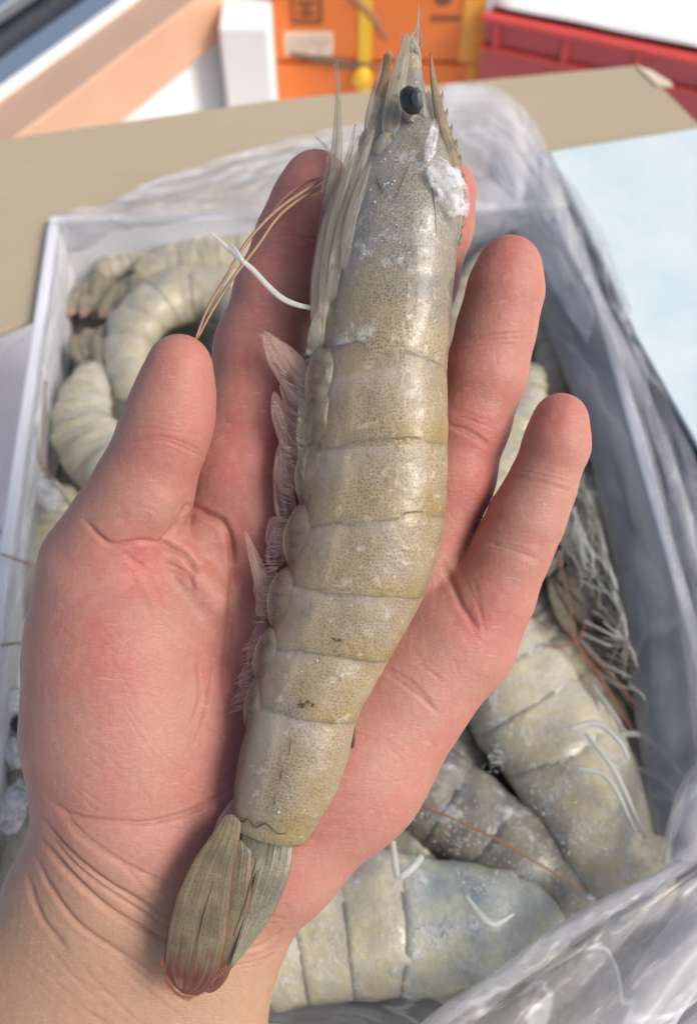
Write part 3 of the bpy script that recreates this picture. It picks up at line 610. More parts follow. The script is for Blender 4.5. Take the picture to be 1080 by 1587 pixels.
# head appendages
blade('antenna_scale', [(588, 226), (588, 165), (598, 110), (601, 78)], [12, 11, 7, 5], M_SPINE, .22, 10, z1=23)
blade('antenna_scale', [(606, 235), (606, 190), (616, 130), (628, 70), (630, 48)], [11, 15, 15, 11, 4], M_LEG, .3, 18)
blade('antenna_scale', [(640, 220), (640, 130), (642, 80), (638, 52)], [20, 18, 13, 5], M_HEAD, .3, 13)
blade('antennule', [(642, 90), (646, 60), (648, 30), (649, 4)], [4, 3, 2, .8], M_LEG, .6, 15)
blade('antennule', [(630, 80), (635, 58), (645, 45), (648, 20)], [3, 2.4, 2, .8], M_LEG, .6, 16)
blade('antennule', [(626, 84), (624, 60), (619, 48)], [3, 2.5, .8], M_LEG, .6, 16)
blade('antenna_base', [(596, 262), (597, 230), (606, 205)], [22, 20, 12], M_HEAD, .6, 18)
blade('antenna_base', [(655, 250), (652, 215), (655, 185)], [18, 18, 8], M_HEAD, .6, 17)
sblade('cheek_ridge', [(664, 250), (672, 300), (676, 360)], [.5, 3, .5], M_HEAD, .0002)
sblade('cheek_mark', [(582, 272), (590, 292), (596, 306)], [.5, 1.4, .4], M_DARK, .0)
sblade('cheek_mark', [(636, 250), (622, 285), (612, 310)], [.4, .8, .4], M_DARK, .0003)
blade('head_front', [(640, 290), (630, 235), (628, 180), (632, 120), (638, 66)], [62, 56, 40, 24, 7], M_HEAD, .42, 15, seg=26, m=18)
blade('antenna_scale', [(592, 250), (582, 200), (590, 130), (600, 82)], [20, 18, 12, 3], M_LEG, .3, 15)
blade('antenna_scale', [(655, 230), (662, 180), (664, 140)], [16, 12, 3], M_LEG, .3, 15)
# walking legs folded along the belly
M_LEGG = mat_clear('belly_leg', (.40, .365, .30), .30, .2, 1.0)
for pts, wd, z in (([(498, 470), (496, 420), (505, 330), (519, 220), (522, 150), (518, 96)], [6, 8, 9, 5.5, 3.4, 1.2], 16),
                   ([(505, 440), (506, 380), (514, 320), (525, 230), (525, 160), (523, 92)], [6, 9, 9, 5.5, 3.4, 1.2], 18),
                   ([(490, 540), (494, 440), (508, 350), (536, 260), (551, 192)], [8, 11, 11, 7, 1.2], 19.5),
                   ([(500, 500), (508, 420), (522, 330), (544, 250), (556, 210)], [8, 12, 12, 8, 2], 20.5),
                   ([(488, 500), (490, 430), (500, 370), (512, 310)], [7, 9, 9, 4], 17),
                   ([(512, 470), (522, 400), (538, 330), (556, 270), (572, 215)], [7, 11, 12, 8, 2], 21.5),
                   ([(532, 420), (542, 350), (556, 300), (574, 250)], [6, 10, 10, 3], 22.5),
                   ([(505, 330), (512, 285), (516, 250), (505, 228), (489, 212)], [5, 6, 5, 3.5, 1], 18),
                   ([(500, 300), (508, 262), (507, 240)], [4, 5, 1.5], 16),
                   ([(545, 300), (556, 255), (568, 225), (580, 196)], [6, 10, 9, 2], 20), ([(560, 262), (566, 232), (571, 212)], [6, 8, 2], 19),
                   ([(520, 330), (535, 285), (548, 262), (562, 222)], [7, 10, 10, 3], 20)):
    blade('leg', pts, wd, M_LEGG if pts[0][1] > 301 or pts[0][0] > 540 else M_LEG, .3, z, seg=22)
blade('leg', [(488, 478), (462, 473), (437, 462), (412, 440), (392, 418), (368, 398), (340, 372), (322, 356)], [3.5, 4.2, 4.6, 4.4, 4.2, 3.6, 3, 1.2], M_WLEG, .8, 16, seg=30, z1=30)
V, Fc, A_ = tube([hp(378, 408, 27), hp(366, 388, 28), hp(358, 378, 28)], np.array([4, 3, 1]) * mm, NV, .8, 8, 8); obj('leg', V, Fc, M_WLEG, held, True, A_)
# feelers hanging over the index finger
blade('antenna', [(520, 262), (480, 290), (430, 325), (385, 372), (350, 430), (322, 478), (303, 527)], [3.2, 3.2, 3, 2.8, 2.6, 2.4, 1.8], M_ANT, 1, 10, seg=40, z1=22)
blade('antenna', [(515, 280), (470, 305), (432, 335), (400, 380), (362, 430), (330, 480), (306, 525)], [3.2, 3.2, 3, 2.8, 2.6, 2.4, 1.8], M_ANT, 1, 9, seg=40, z1=20)
blade('antenna', [(515, 270), (470, 285), (430, 318), (415, 345)], [2.2, 2.2, 2, 1], M_ANT, 1, 8, seg=20, z1=10)
# swimmerets
for pts, wd in (([(482, 615), (462, 590), (432, 552), (408, 512)], [24, 26, 20, 4]), ([(482, 600), (455, 560), (420, 520)], [14, 14, 3]),
                ([(466, 700), (452, 675), (434, 640), (424, 606)], [22, 22, 15, 3]), ([(460, 740), (447, 700), (436, 660)], [16, 16, 4]),
                ([(446, 810), (440, 770), (434, 725), (432, 690)], [18, 17, 12, 3]), ([(424, 880), (432, 840), (440, 800)], [14, 18, 6]),
                ([(418, 960), (412, 920), (396, 870), (380, 824)], [16, 15, 10, 2]), ([(414, 940), (402, 905), (390, 868)], [9, 8, 2]),
                ([(408, 960), (414, 920), (424, 880)], [12, 18, 6]), ([(392, 1040), (398, 1000), (408, 960)], [10, 15, 6]), ([(480, 640), (458, 620), (436, 590)], [20, 20, 6]), ([(462, 760), (444, 740), (438, 700)], [18, 20, 8]), ([(446, 850), (428, 840), (424, 800)], [16, 16, 6]), ([(398, 1075), (384, 1060), (386, 1025)], [12, 14, 5]), ([(425, 925), (408, 920), (404, 880)], [14, 14, 5]), ([(500, 560), (470, 575), (440, 540), (420, 526)], [16, 18, 12, 3])):
    blade('swimmeret', pts, wd, M_SWIM, .22, 11, seg=14)
M_PLATE2 = mat_clear('belly_plate', (.42, .36, .28), .42, .25, 0.6); M_RIM = mat_clear('plate_rim', (.74, .66, .55), .6, .3, 1.0)
for cx_, cy_, rx, ry, a_ in ((500, 588, 30, 56, .12), (499, 650, 33, 60, .15), (492, 735, 38, 62, .12), (478, 835, 42, 62, .12), (453, 930, 42, 58, .2), (428, 1018, 38, 54, .25), (400, 1090, 24, 50, .2)):
    ax1 = (RT * math.cos(a_) - UP * math.sin(a_)) * rx * mm; ax2 = (UP * math.cos(a_) + RT * math.sin(a_)) * ry * mm; cx_ += 4; cN = hp(cx_, cy_, 18)
    V, Fc = ellipsoid(cN, [ax1, ax2, NV * 34 * mm], 14, 26, .14)
    pl_ = obj('belly_plate', V, Fc, M_PLATE2, held, True, {'bt': ((V - cN) @ nrm(ax2)) / (ry * mm), 'bs': ((V - cN) @ nrm(ax1)) / (rx * mm)})
    aa = np.linspace(R(112), R(272), 16); Pr = [cN + (ax1 * math.cos(t_) + ax2 * math.sin(t_)) * (.99 + .06 * mnoise.noise(Vector((t_ * 3, cx_, cy_)))) + NV * .0006 for t_ in aa]
    V, Fc, A_ = tube(Pr, np.interp(aa, [aa[0], aa[7], aa[-1]], [.3, 1.0, .3]) * mm, NV, .8, 6); obj('plate_rim', V, Fc, M_RIM, pl_, True, A_)
mb = MB()
for (x0, y0, x1, y1, dx, dy, nn, ln_) in ((372, 1100, 400, 985, -1, .45, 60, 24), (405, 965, 440, 800, -1, .1, 50, 18), (425, 900, 415, 960, -1, -.5, 10, 22), (384, 1090, 400, 1000, -1, -.2, 16, 20),
                                      (440, 790, 470, 690, -1, -.5, 34, 16), (462, 690, 486, 600, -.8, -.8, 30, 16), (404, 520, 470, 640, -.6, -.9, 24, 12), (424, 612, 452, 730, -1, -.4, 16, 9)):
    for i in range(nn):
        f_ = random.random(); L_ = ln_ * random.uniform(.5, 1.1); x = x0 + (x1 - x0) * f_ + random.uniform(-3, 3); y = y0 + (y1 - y0) * f_
        V, Fc, A_ = tube([hp(x + 6, y, 15), hp(x + dx * L_ * .5, y + dy * L_ * .5 + random.uniform(-3, 3), 14), hp(x + dx * L_, y + dy * L_ + random.uniform(-5, 5), 13)], np.array([1.0, .7, .3]) * mm, NV, .8, 4, 4); mb.add(V, Fc, A_)
mb.build('hair_fringe', M_HAIR, held, kind='stuff')
# tail fan
blade('uropod', [(362, 1262), (350, 1298), (328, 1350), (312, 1410), (302, 1470), (292, 1520), (284, 1540)], [14, 23, 33, 41, 45, 42, 36], M_TAIL, .09, 24.5, seg=60, m=16, z1=30)
blade('uropod', [(370, 1300), (362, 1350), (350, 1410), (332, 1470), (318, 1515), (306, 1530)], [20, 28, 34, 36, 33, 28], M_TAIL, .10, 22.5, seg=60, m=16, z1=28)
blade('uropod', [(440, 1250), (432, 1296), (424, 1345), (404, 1405), (380, 1458), (358, 1500)], [18, 24, 26, 22, 13, 2], M_TAILG, .13, 18, seg=24, m=16, z1=28)
blade('telson', [(404, 1235), (398, 1285), (388, 1340), (374, 1400), (358, 1490)], [20, 22, 16, 9, 2], M_TAILG, .32, 22, seg=20, m=12)
blade('uropod_base', [(374, 1235), (360, 1280), (348, 1320), (338, 1350)], [10, 24, 27, 14], M_HEAD, .4, 15, z1=24, m=16)
blade('uropod_rib', [(398, 1330), (380, 1400), (362, 1450)], [1.4, 2, 1], M_DARK, .2, 28.6, z1=28.6)
blade('uropod_rib', [(350, 1325), (322, 1400), (300, 1500)], [1, 1.6, .6], M_TAIL, .3, 25.6, z1=30.2)
sblade('tail_mark', [(362, 1262), (376, 1274), (384, 1268), (396, 1282), (412, 1276), (432, 1292), (446, 1290)], [.5, 1.6, 1.2, 1.8, 1.2, 1.6, .5], M_DARK, .0001)
blade('tail_spike', [(500, 1262), (476, 1294), (457, 1316)], [4, 5, 1], M_DRED, .5, 17)
blade('back_edge', [(549, 1128), (545, 1165), (530, 1215), (510, 1250), (485, 1285), (462, 1310)], [2, 4, 5, 5, 5, 2], M_DRED, .7, 16)
mb = MB()
for i in range(46):
    f_ = i / 45; p = np.array([254, 1485]) * (1 - f_)**2 + 2 * np.array([276, 1592]) * f_ * (1 - f_) + np.array([346, 1495]) * f_**2
    d = np.array([-.6 + 1.2 * f_, 1.0 - .4 * f_]); q = p + d * random.uniform(8, 14)
    V, Fc, A_ = tube([hp(*p, 29), hp(*((p + q) / 2), 29), hp(*q, 29)], np.array([1.6, 1.2, .4]) * mm, NV, .8, 4, 3); mb.add(V, Fc, A_)
mb.build('tail_fringe', simple('red_fringe', (.28, .09, .05), .5), held, kind='stuff')
# ice and frost on the shell
V, Fc = ellipsoid(hp(694, 287, 26), [(RT * .97 + UP * -.12) * 27 * mm, (UP * .97 + RT * -.25) * 44 * mm, NV * 7 * mm], 26, 36, .35); obj('ice_patch', V, Fc, M_ICE, held)
V, Fc = ellipsoid(hp(668, 222, 24), [(RT * .9 - UP * .3) * 9 * mm, (UP + RT * .2) * 30 * mm, NV * 5 * mm], 16, 20, .5); obj('ice_patch', V, Fc, M_ICE, held)
pts = []
for (x, y, sx, sy, k) in ((640, 370, 28, 30, 90), (615, 295, 25, 18, 50), (600, 345, 22, 30, 40), (660, 330, 25, 25, 40), (670, 440, 14, 40, 30), (640, 520, 40, 40, 16), (645, 720, 26, 22, 26), (650, 640, 20, 20, 14), (628, 690, 14, 8, 16), (560, 760, 60, 40, 14), (600, 860, 40, 40, 12), (530, 930, 60, 40, 14), (500, 1050, 50, 40, 14), (460, 1180, 50, 50, 20), (430, 1260, 30, 18, 14), (598, 240, 12, 20, 20), (600, 215, 14, 14, 16), (640, 745, 20, 14, 12)):
    for _ in range(k): pts += [shell_pt(random.gauss(x, sx * .6), random.gauss(y, sy * .6))] if random.random() < (.8 if 320 < y < 420 else .3) else []
lumps([p - NV * .00022 for p in pts], 0, .00012, .00040, 'frost', M_FROST, held)
for (x, y) in ((520, 987), (477, 1093)):
    mb = MB()
    for _ in range(10): V, Fc = ellipsoid(shell_pt(x + random.gauss(0, 5.5), y + random.gauss(0, 5)) - NV * .00005, np.diag([.0006, .0004, .0003]) * random.uniform(.3, 1.2), 4, 7, .9); mb.add(V, Fc)
    mb.build('dark_spot', M_DARK, held)
mb = MB()
for (x, y) in ((617, 690), (632, 684)):
    for _ in range(5): V, Fc = ellipsoid(shell_pt(x + random.gauss(0, 6), y + random.gauss(0, 4)), np.diag([.0009, .0004, .0004]) * random.uniform(.6, 1.3), 4, 7, .5); mb.add(V, Fc)
mb.build('shell_nick', simple('nick', (.45, .33, .16), .5), held)
blade('shell_gap', [(664, 574), (672, 566), (682, 562), (691, 560)], [3, 7, 8, 4], simple('gap_flesh', (.62, .52, .36), .4), .3, 21, z1=17)
blade('shell_gap_line', [(636, 588), (655, 578), (664, 572), (676, 580), (688, 592)], [.6, 1.6, 2, 1.6, .8], M_DARK, .5, 26, z1=19)
for a_, b_ in (((450, 1142), (447, 1172)), ((437, 1190), (433, 1212)), ((426, 1232), (424, 1252))): sblade('vein_mark', [a_, ((a_[0] + b_[0]) / 2 + 1, (a_[1] + b_[1]) / 2), b_], [.3, .9, .3], M_DARK, -.00005)
# ---- prawns in the box
GR = 'prawns packed in the box'
def prawn(label, spine, wpx, z, mats, dors=1, tail=None, eye=True, legs=4, legmat=None, ant=(), frost=10, T=None, ratio=.8, res=(9, 26), prof=None, antm=None, tilt=0.0):
    """spine px head -> tail; dors=+1 dorsal to the left of travel"""
    P = curve([pz(a, b, z) for a, b in spine], 60)
    tot = 7.0; L = np.linalg.norm(np.diff(P, axis=0), axis=1); s = np.r_[0, np.cumsum(L)] / L.sum()
    T_ = np.array([0, .15, .4, .7, 1, 2, 3, 4, 5, 6, 6.6, 7]); frac = np.array([0, .06, .14, .25, .36, .47, .57, .66, .75, .84, .92, .97]) if T is None else np.array(T)
    pr = np.array([.42, .66, .86, .98, 1, .99, .96, .92, .84, .74, .6, .46]) if prof is None else np.array(prof)
    Q = np.stack([np.interp(frac, s, P[:, k]) for k in range(3)], 1); tan = nrm(np.stack([np.interp(frac, s, np.gradient(P[:, k])) for k in range(3)], 1))
    n_ = np.array([0, -.25, 1.0]); n_ /= np.linalg.norm(n_); sd_ = nrm(np.cross(n_, tan)) * dors
    dm = np.mean([dz(a, b, z) for a, b in spine]); hwid = wpx * dm / F / 2
    V = Q - sd_ * (hwid * pr)[:, None]; D = Q + sd_ * (hwid * pr)[:, None]
    root = thing('prawn', label, 'prawn', P[30] * [1, 1, 1] - [0, 0, hwid * .8], GR)
    body_parts(root, V, D, n_, T_, ratio, mats, res, rough_=.14, rimk=.05, tuck=.992, lip=1.0)
    e = P[-1]; td = tan[-1]; sw = hwid
    if tail is not None:
        ta = nrm(pz(*tail, z) - e); tl = np.linalg.norm(pz(*tail, z) - e); st = nrm(np.cross(n_, ta))
        for k, (off, wd) in enumerate(((-.55, .42), (-.2, .4), (.2, .4), (.55, .42))):
            d2 = nrm(ta + st * off * .7); b0 = Q[-1] + st * off * hwid * .35 + n_ * hwid * .1 * (2 - abs(k - 1.5))
            V_, F_, A_ = tube([b0, b0 + d2 * tl * .4, b0 + d2 * tl * .8, b0 + d2 * tl], np.array([.4, 1, 1, .35]) * hwid * wd, n_, .22, 10, 10); obj('uropod', V_, F_, M_BTAIL, root, True, A_)
        V_, F_, A_ = tube([Q[-1] + n_ * hwid * .3, Q[-1] + ta * tl * .5 + n_ * hwid * .25, Q[-1] + ta * tl * .95], np.array([.3, .22, .05]) * hwid, n_, .6, 8, 8); obj('telson', V_, F_, M_BTAIL, root, True, A_)
    if eye:
        hd_ = -tan[0]; p0 = Q[0] + hd_ * hwid * .15 + n_ * hwid * .5 + sd_[0] * hwid * .1
        V_, F_ = ellipsoid(p0, np.eye(3) * hwid * .17, 7, 10); obj('eye', V_, F_, M_EYE, root)
        V_, F_, A_ = tube([Q[1] + sd_[1] * hwid * .5 + n_ * hwid * .2, Q[0] + sd_[0] * hwid * .35 + hd_ * hwid * .5 + n_ * hwid * .2, Q[0] + sd_[0] * hwid * .3 + hd_ * hwid * 1.3 + n_ * hwid * .2], np.array([.14, .12, .02]) * hwid, n_, .5, 8, 8); obj('rostrum', V_, F_, mats[0], root, True, {**A_, 'bd': A_['bs'], 'rim': A_['bs'] * 0})
        for off in (-.3, .05):
            b0 = Q[0] + sd_[0] * hwid * off; V_, F_, A_ = tube([b0, b0 + hd_ * hwid * .9 + n_ * .1 * hwid, b0 + hd_ * hwid * 1.3], np.array([.2, .22, .05]) * hwid, n_, .3, 8, 8); obj('antenna_scale', V_, F_, M_GLEG, root, True, A_)
    lm = legmat or M_WLEG
    for k in range(legs):
        f_ = .10 + .24 * k / max(1, legs - 1); q = np.array([np.interp(f_, s, P[:, i]) for i in range(3)]); tn = np.array([np.interp(f_, frac, tan[:, i]) for i in range(3)]); sv = -nrm(np.cross(n_, tn)) * dors
        b0 = q + sv * hwid * .7 + n_ * hwid * .2; r_ = random.uniform(-.3, .3); d1 = nrm(sv * .8 - tn * (.6 + r_)); d2 = nrm(sv * .1 - tn + n_ * .1)
        V_, F_, A_ = tube([b0, b0 + d1 * hwid * .55 + n_ * hwid * .15, b0 + d1 * hwid * .7 + d2 * hwid * .7, b0 + d1 * hwid * .6 + d2 * hwid * 1.3], np.array([.055, .05, .035, .012]) * hwid, n_, .8, 6, 12); obj('leg', V_, F_, lm, root, True, A_)
    for an in ant:
        V_, F_, A_ = tube([pz(a, b, zz) for a, b, zz in an], [.00042, .0004, .00025], n_, 1, 6, 26); obj('antenna', V_, F_, antm or M_RANT, root, True, A_)
    if frost:
        fp = []
        for _ in range(frost * 2):
            f_ = random.gauss(.3, .2); f_ = min(max(f_, .02), .95); q = np.array([np.interp(f_, frac, Q[:, i]) for i in range(3)]); w_ = np.interp(f_, frac, pr) * hwid; sv = np.array([np.interp(f_, frac, sd_[:, i]) for i in range(3)])
            c = random.uniform(-.8, .8); fp.append(q + sv * c * w_ + n_ * w_ * ratio * math.sqrt(1 - c * c))
        lumps(fp, 0, .0001, .0004, 'frost', M_FROST, root)
    return root
BL = .113
P_ = prawn
P_('cream prawn lying along the far left corner, its green tail fan at the box edge', [(420, 385), (340, 385), (270, 392), (200, 405), (148, 430)], 74, BL - .004, (M_CREAM, M_CREAM), 1, (138, 500), frost=0, legs=2)
P_('cream prawn second from the far left corner with a dark striped tail fan', [(520, 395), (430, 390), (340, 400), (260, 410), (205, 432)], 76, BL + .004, (M_CREAM, M_CREAM), 1, (190, 505), frost=0, legs=2)
P_('cream prawn at the far wall, half hidden behind the index finger', [(660, 385), (560, 385), (480, 385), (390, 385), (330, 388)], 66, BL - .002, (M_BLUE, M_CREAM), -1, None, frost=0, legs=2)
P_('cream prawn curled into a ring, right above the thumb tip', [(350, 590), (385, 530), (360, 465), (290, 455), (225, 490), (195, 560), (215, 630)], 92, BL + .008, (M_CREAM, M_CREAM), 1, (250, 660), frost=4, legs=3)
P_('yellowish prawn curved against the left wall beside the thumb', [(330, 760), (250, 770), (175, 730), (128, 665), (140, 600), (165, 560)], 104, BL + .006, (M_PALE, M_PALE), 1, (155, 500), frost=4, legs=0)
P_('pale prawn below the curved yellowish one at the left wall', [(60, 960), (70, 880), (85, 810), (110, 750)], 78, BL + .002, (M_CREAM, M_PALE), -1, None, frost=8, legs=0, eye=False)
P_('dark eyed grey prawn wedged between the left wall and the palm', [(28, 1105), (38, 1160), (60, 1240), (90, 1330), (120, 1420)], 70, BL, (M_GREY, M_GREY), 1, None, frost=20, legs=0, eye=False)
P_('pale yellow prawn at the lower left, beside the wrist', [(20, 1430), (40, 1340), (75, 1260), (110, 1180)], 80, BL + .002, (M_PALE, M_PALE), -1, None, frost=4, legs=0, eye=False)
P_('olive prawn behind the held head, between middle and ring fingers', [(700, 590), (715, 500), (740, 430), (775, 375)], 64, BL, (M_BROWN, M_CREAM), 1, (790, 335), frost=3, legs=2)
P_('brown prawn right of the ring finger tip, under the rolled film', [(850, 640), (860, 560), (855, 490), (835, 420), (805, 375)], 72, BL - .004, (M_BROWN, M_BROWN), -1, (785, 335), frost=3, legs=5, legmat=M_GLEG)
P_('pale yellow prawn between the ring and little fingers', [(745, 860), (760, 790), (790, 700), (815, 620), (825, 560)], 84, BL + .006, (M_PALE, M_PALE), -1, None, frost=8, legs=3, eye=False)
P_('grey prawn right of the little finger tip, legs facing up', [(900, 720), (915, 810), (925, 900), (915, 960)], 110, BL - .002, (M_GREY, M_GREY), -1, None, frost=6, legs=5, legmat=M_GLEG)
P_('prawn with a tan, red edged tail fan beside the little finger', [(640, 800), (700, 810), (770, 830), (830, 860), (865, 890)], 78, BL + .002, (M_BROWN, M_BROWN), 1, (938, 975), frost=0, legs=0, eye=False)
P_('olive prawn with red feelers, behind the big pale one at right', [(990, 1260), (930, 1150), (870, 1060), (810, 1000), (760, 960)], 120, BL - .004, (M_GREY, M_BROWN), 1, None, frost=14, legs=5, ant=([(795, 985, .128), (850, 1002, .130), (895, 995, .130), (905, 965, .128)], [(862, 850, .13), (880, 930, .134), (895, 1000, .132), (960, 1100, .125)], [(880, 980, .13), (930, 1050, .13), (990, 1150, .125)], [(900, 1000, .13), (960, 1060, .13), (1000, 1120, .125)]))
P_('big pale yellow prawn right of the palm heel', [(1010, 1430), (950, 1310), (880, 1190), (805, 1080), (720, 960), (600, 830)], 184, BL + .003, (M_PALE, M_PALE), 1, None, frost=40, legs=5, eye=False)
P_('dark olive prawn below the big pale one, crossed by an orange feeler', [(960, 1450), (860, 1375), (750, 1295), (650, 1225), (500, 1120), (420, 1060)], 156, BL - .004, (M_GREY, M_GREY), 1, None, frost=40, legs=0, eye=False, ant=([(650, 1247, .150), (760, 1296, .148), (900, 1378, .142)],))
P_('bluish prawn along the bottom, right of the wrist', [(880, 1455), (780, 1440), (660, 1430), (520, 1440), (380, 1470), (150, 1560)], 200, BL + .003, (M_BLUE, M_PALE), 1, None, frost=40, legs=0, eye=False)
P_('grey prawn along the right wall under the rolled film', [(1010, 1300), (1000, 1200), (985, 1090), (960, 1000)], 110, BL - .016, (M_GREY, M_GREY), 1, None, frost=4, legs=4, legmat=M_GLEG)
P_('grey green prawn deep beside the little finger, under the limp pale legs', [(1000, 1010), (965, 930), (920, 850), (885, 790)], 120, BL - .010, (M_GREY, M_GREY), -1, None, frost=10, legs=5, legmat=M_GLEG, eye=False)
P_('brown prawn low under the tan tail fan, mostly hidden', [(960, 1110), (915, 1040), (860, 980), (810, 920)], 110, BL - .012, (M_BROWN, M_BROWN), 1, None, frost=4, legs=3, legmat=M_GLEG, eye=False)
P_('cream prawn glimpsed between the thumb and the index finger', [(345, 545), (345, 620), (375, 720), (430, 820), (480, 900)], 88, BL - .002, (M_CREAM, M_CREAM), 1, None, frost=2, legs=3)
P_('cream prawn glimpsed in the gap between ring and little fingers', [(735, 775), (680, 840), (600, 910), (520, 1000), (470, 1080)], 96, BL - .004, (M_CREAM, M_CREAM), -1, None, frost=2, legs=3)
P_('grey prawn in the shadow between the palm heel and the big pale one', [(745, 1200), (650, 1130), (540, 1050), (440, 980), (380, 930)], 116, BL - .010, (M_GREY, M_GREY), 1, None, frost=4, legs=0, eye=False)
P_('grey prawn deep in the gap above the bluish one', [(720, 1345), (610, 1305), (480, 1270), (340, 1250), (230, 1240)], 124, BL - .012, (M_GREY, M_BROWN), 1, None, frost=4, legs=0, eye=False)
P_('cream prawn behind the index finger, right of the ring shaped one', [(430, 450), (500, 520), (560, 600), (590, 690), (590, 780)], 84, BL, (M_BROWN, M_CREAM), 1, None, frost=2, legs=3)
# extra limbs seen large in the photograph belong to the prawns beside them
def limb(root, pts, wd, mat, name='leg', flat=.8, sharp=False):
    if sharp: Q_ = [pz(a, b, z) for a, b, z in pts]; Q2 = [Q_[0]] + [Q_[i] * (1 - t) + Q_[i + 1] * t for i in range(len(Q_) - 1) for t in (.08, .5, .92)] + [Q_[-1]]; V_, F_, A_ = tube(Q2, np.interp(np.linspace(0, 1, len(Q2)), np.linspace(0, 1, len(wd)), wd), (0, -.25, 1), flat, 6)
    else: V_, F_, A_ = tube([pz(a, b, z) for a, b, z in pts], wd, (0, -.25, 1), flat, 6, 20)
    return obj(name, V_, F_, mat, root, True, A_)
roots = [o for o in COL.objects if o.get('group') == GR]
blue = [o for o in roots if o['label'].startswith('bluish')][0]
limb(blue, [(608, 1300, .150), (613, 1345, .150), (617, 1362, .150)], [.0009, .0012, .0012], M_WLEG); limb(blue, [(617, 1362, .150), (638, 1345, .150), (655, 1325, .148)], [.0012, .0014, .0012], M_WLEG)
limb(blue, [(718, 1385, .150), (745, 1420, .152), (765, 1432, .152), (798, 1415, .15)], [.0009, .0012, .0010, .0005], M_WLEG)
pale = [o for o in roots if o['label'].startswith('olive prawn with red')][0]
limb(pale, [(880, 1130, .145), (925, 1122, .146), (960, 1150, .146), (975, 1180, .144)], [.0010, .0012, .0010, .0006], M_WLEG)
limb(pale, [(905, 1135, .146), (930, 1165, .147), (955, 1200, .146), (1000, 1300, .14)], [.0009, .0010, .0008, .0005], M_WLEG)
limb(pale, [(890, 1190, .145), (940, 1205, .146), (985, 1290, .142)], [.0008, .0009, .0004], M_WLEG)
legp = [o for o in roots if 'legs facing up' in o['label']][0]
dk = [o for o in roots if o['label'].startswith('dark eyed')][0]
V_, F_ = ellipsoid(pz(30, 1122, .136), np.eye(3) * .0034, 10, 14); obj('eye', V_, F_, M_EYE, dk)
for (x, y, s) in ((22, 1085, .004), (24, 1165, .004), (28, 1235, .0045), (20, 1260, .005)):
    V_, F_ = ellipsoid(pz(x, y, .134), np.diag([s, s * 1.4, s * .7]), 10, 12, .5); obj('ice_lump', V_, F_, M_ICE, dk)
cl = [o for o in roots if o['label'].startswith('pale prawn below')][0]
V_, F_ = ellipsoid(pz(78, 765, .132), np.diag([.006, .008, .004]), 10, 12, .6); obj('ice_lump', V_, F_, M_ICE, cl)
for pts in ([(0, 858, .145), (30, 868, .143), (54, 878, .14)], [(0, 1000, .145), (35, 996, .143)], [(56, 660, .142), (62, 715, .140), (75, 735, .138), (115, 790, .136)], [(72, 590, .142), (68, 660, .141), (66, 730, .138)]):
    limb(cl, pts, [.0005, .0005, .0004][:len(pts)], M_ANT, 'antenna', 1)
for nm, spots in (('big pale', ((840, 1235, 28, 50), (905, 1300, 40, 25), (770, 1175, 14, 16), (880, 1190, 14, 50))), ('bluish', ((745, 1375, 30, 18), (660, 1450, 60, 30))), ('dark olive', ((720, 1300, 60, 25), (800, 1360, 50, 22), (690, 1265, 30, 12)))):
    r_ = [o for o in roots if o['label'].startswith(nm)][0]; zz = {'big pale': .139, 'bluish': .141, 'dark olive': .131}[nm]
    lumps([pz(random.gauss(a, c * .6), random.gauss(b, d * .6), zz + random.uniform(-.004, .0)) for a, b, c, d in spots for _ in range(110)], 0, .0001, .00035, 'frost', M_FROST, r_)
tang = [o for o in roots if 'legs facing up' in o['label'] or 'grey green' in o['label'] or 'brown prawn low' in o['label'] or 'along the right wall' in o['label']]
for i in range(150):
    x, y = random.uniform(840, 960), random.uniform(705, 1060); 
    if y > 850 and x < 925: x += 55
    an = .6 + 1.9 * mnoise.noise(Vector((x * .012, y * .012, 4))) + random.gauss(0, .22); L1, L2 = random.uniform(35, 80), random.uniform(20, 60); z_ = BL + random.uniform(.008, .018); a2 = an + random.choice((-1, 1)) * random.uniform(.1, .5)
    p1 = (x, y, z_); p2 = (x + L1 * math.cos(an), y + L1 * math.sin(an), z_ + .003); p3 = (p2[0] + L2 * math.cos(a2), p2[1] + L2 * math.sin(a2), z_)
    lx = lambda p: (min(p[0], 888 + (p[1] - 700) * .30 + random.uniform(-8, 8)), p[1], p[2])
    p1, p2, p3 = lx(p1), lx(p2), lx(p3)
    limb(tang[i % len(tang)], [p1, p2, p3], [random.uniform(.00035, .0007), .00045, .00015], random.choice((M_WLEG, M_WLEG, M_GLEG, M_LEG)), sharp=True)
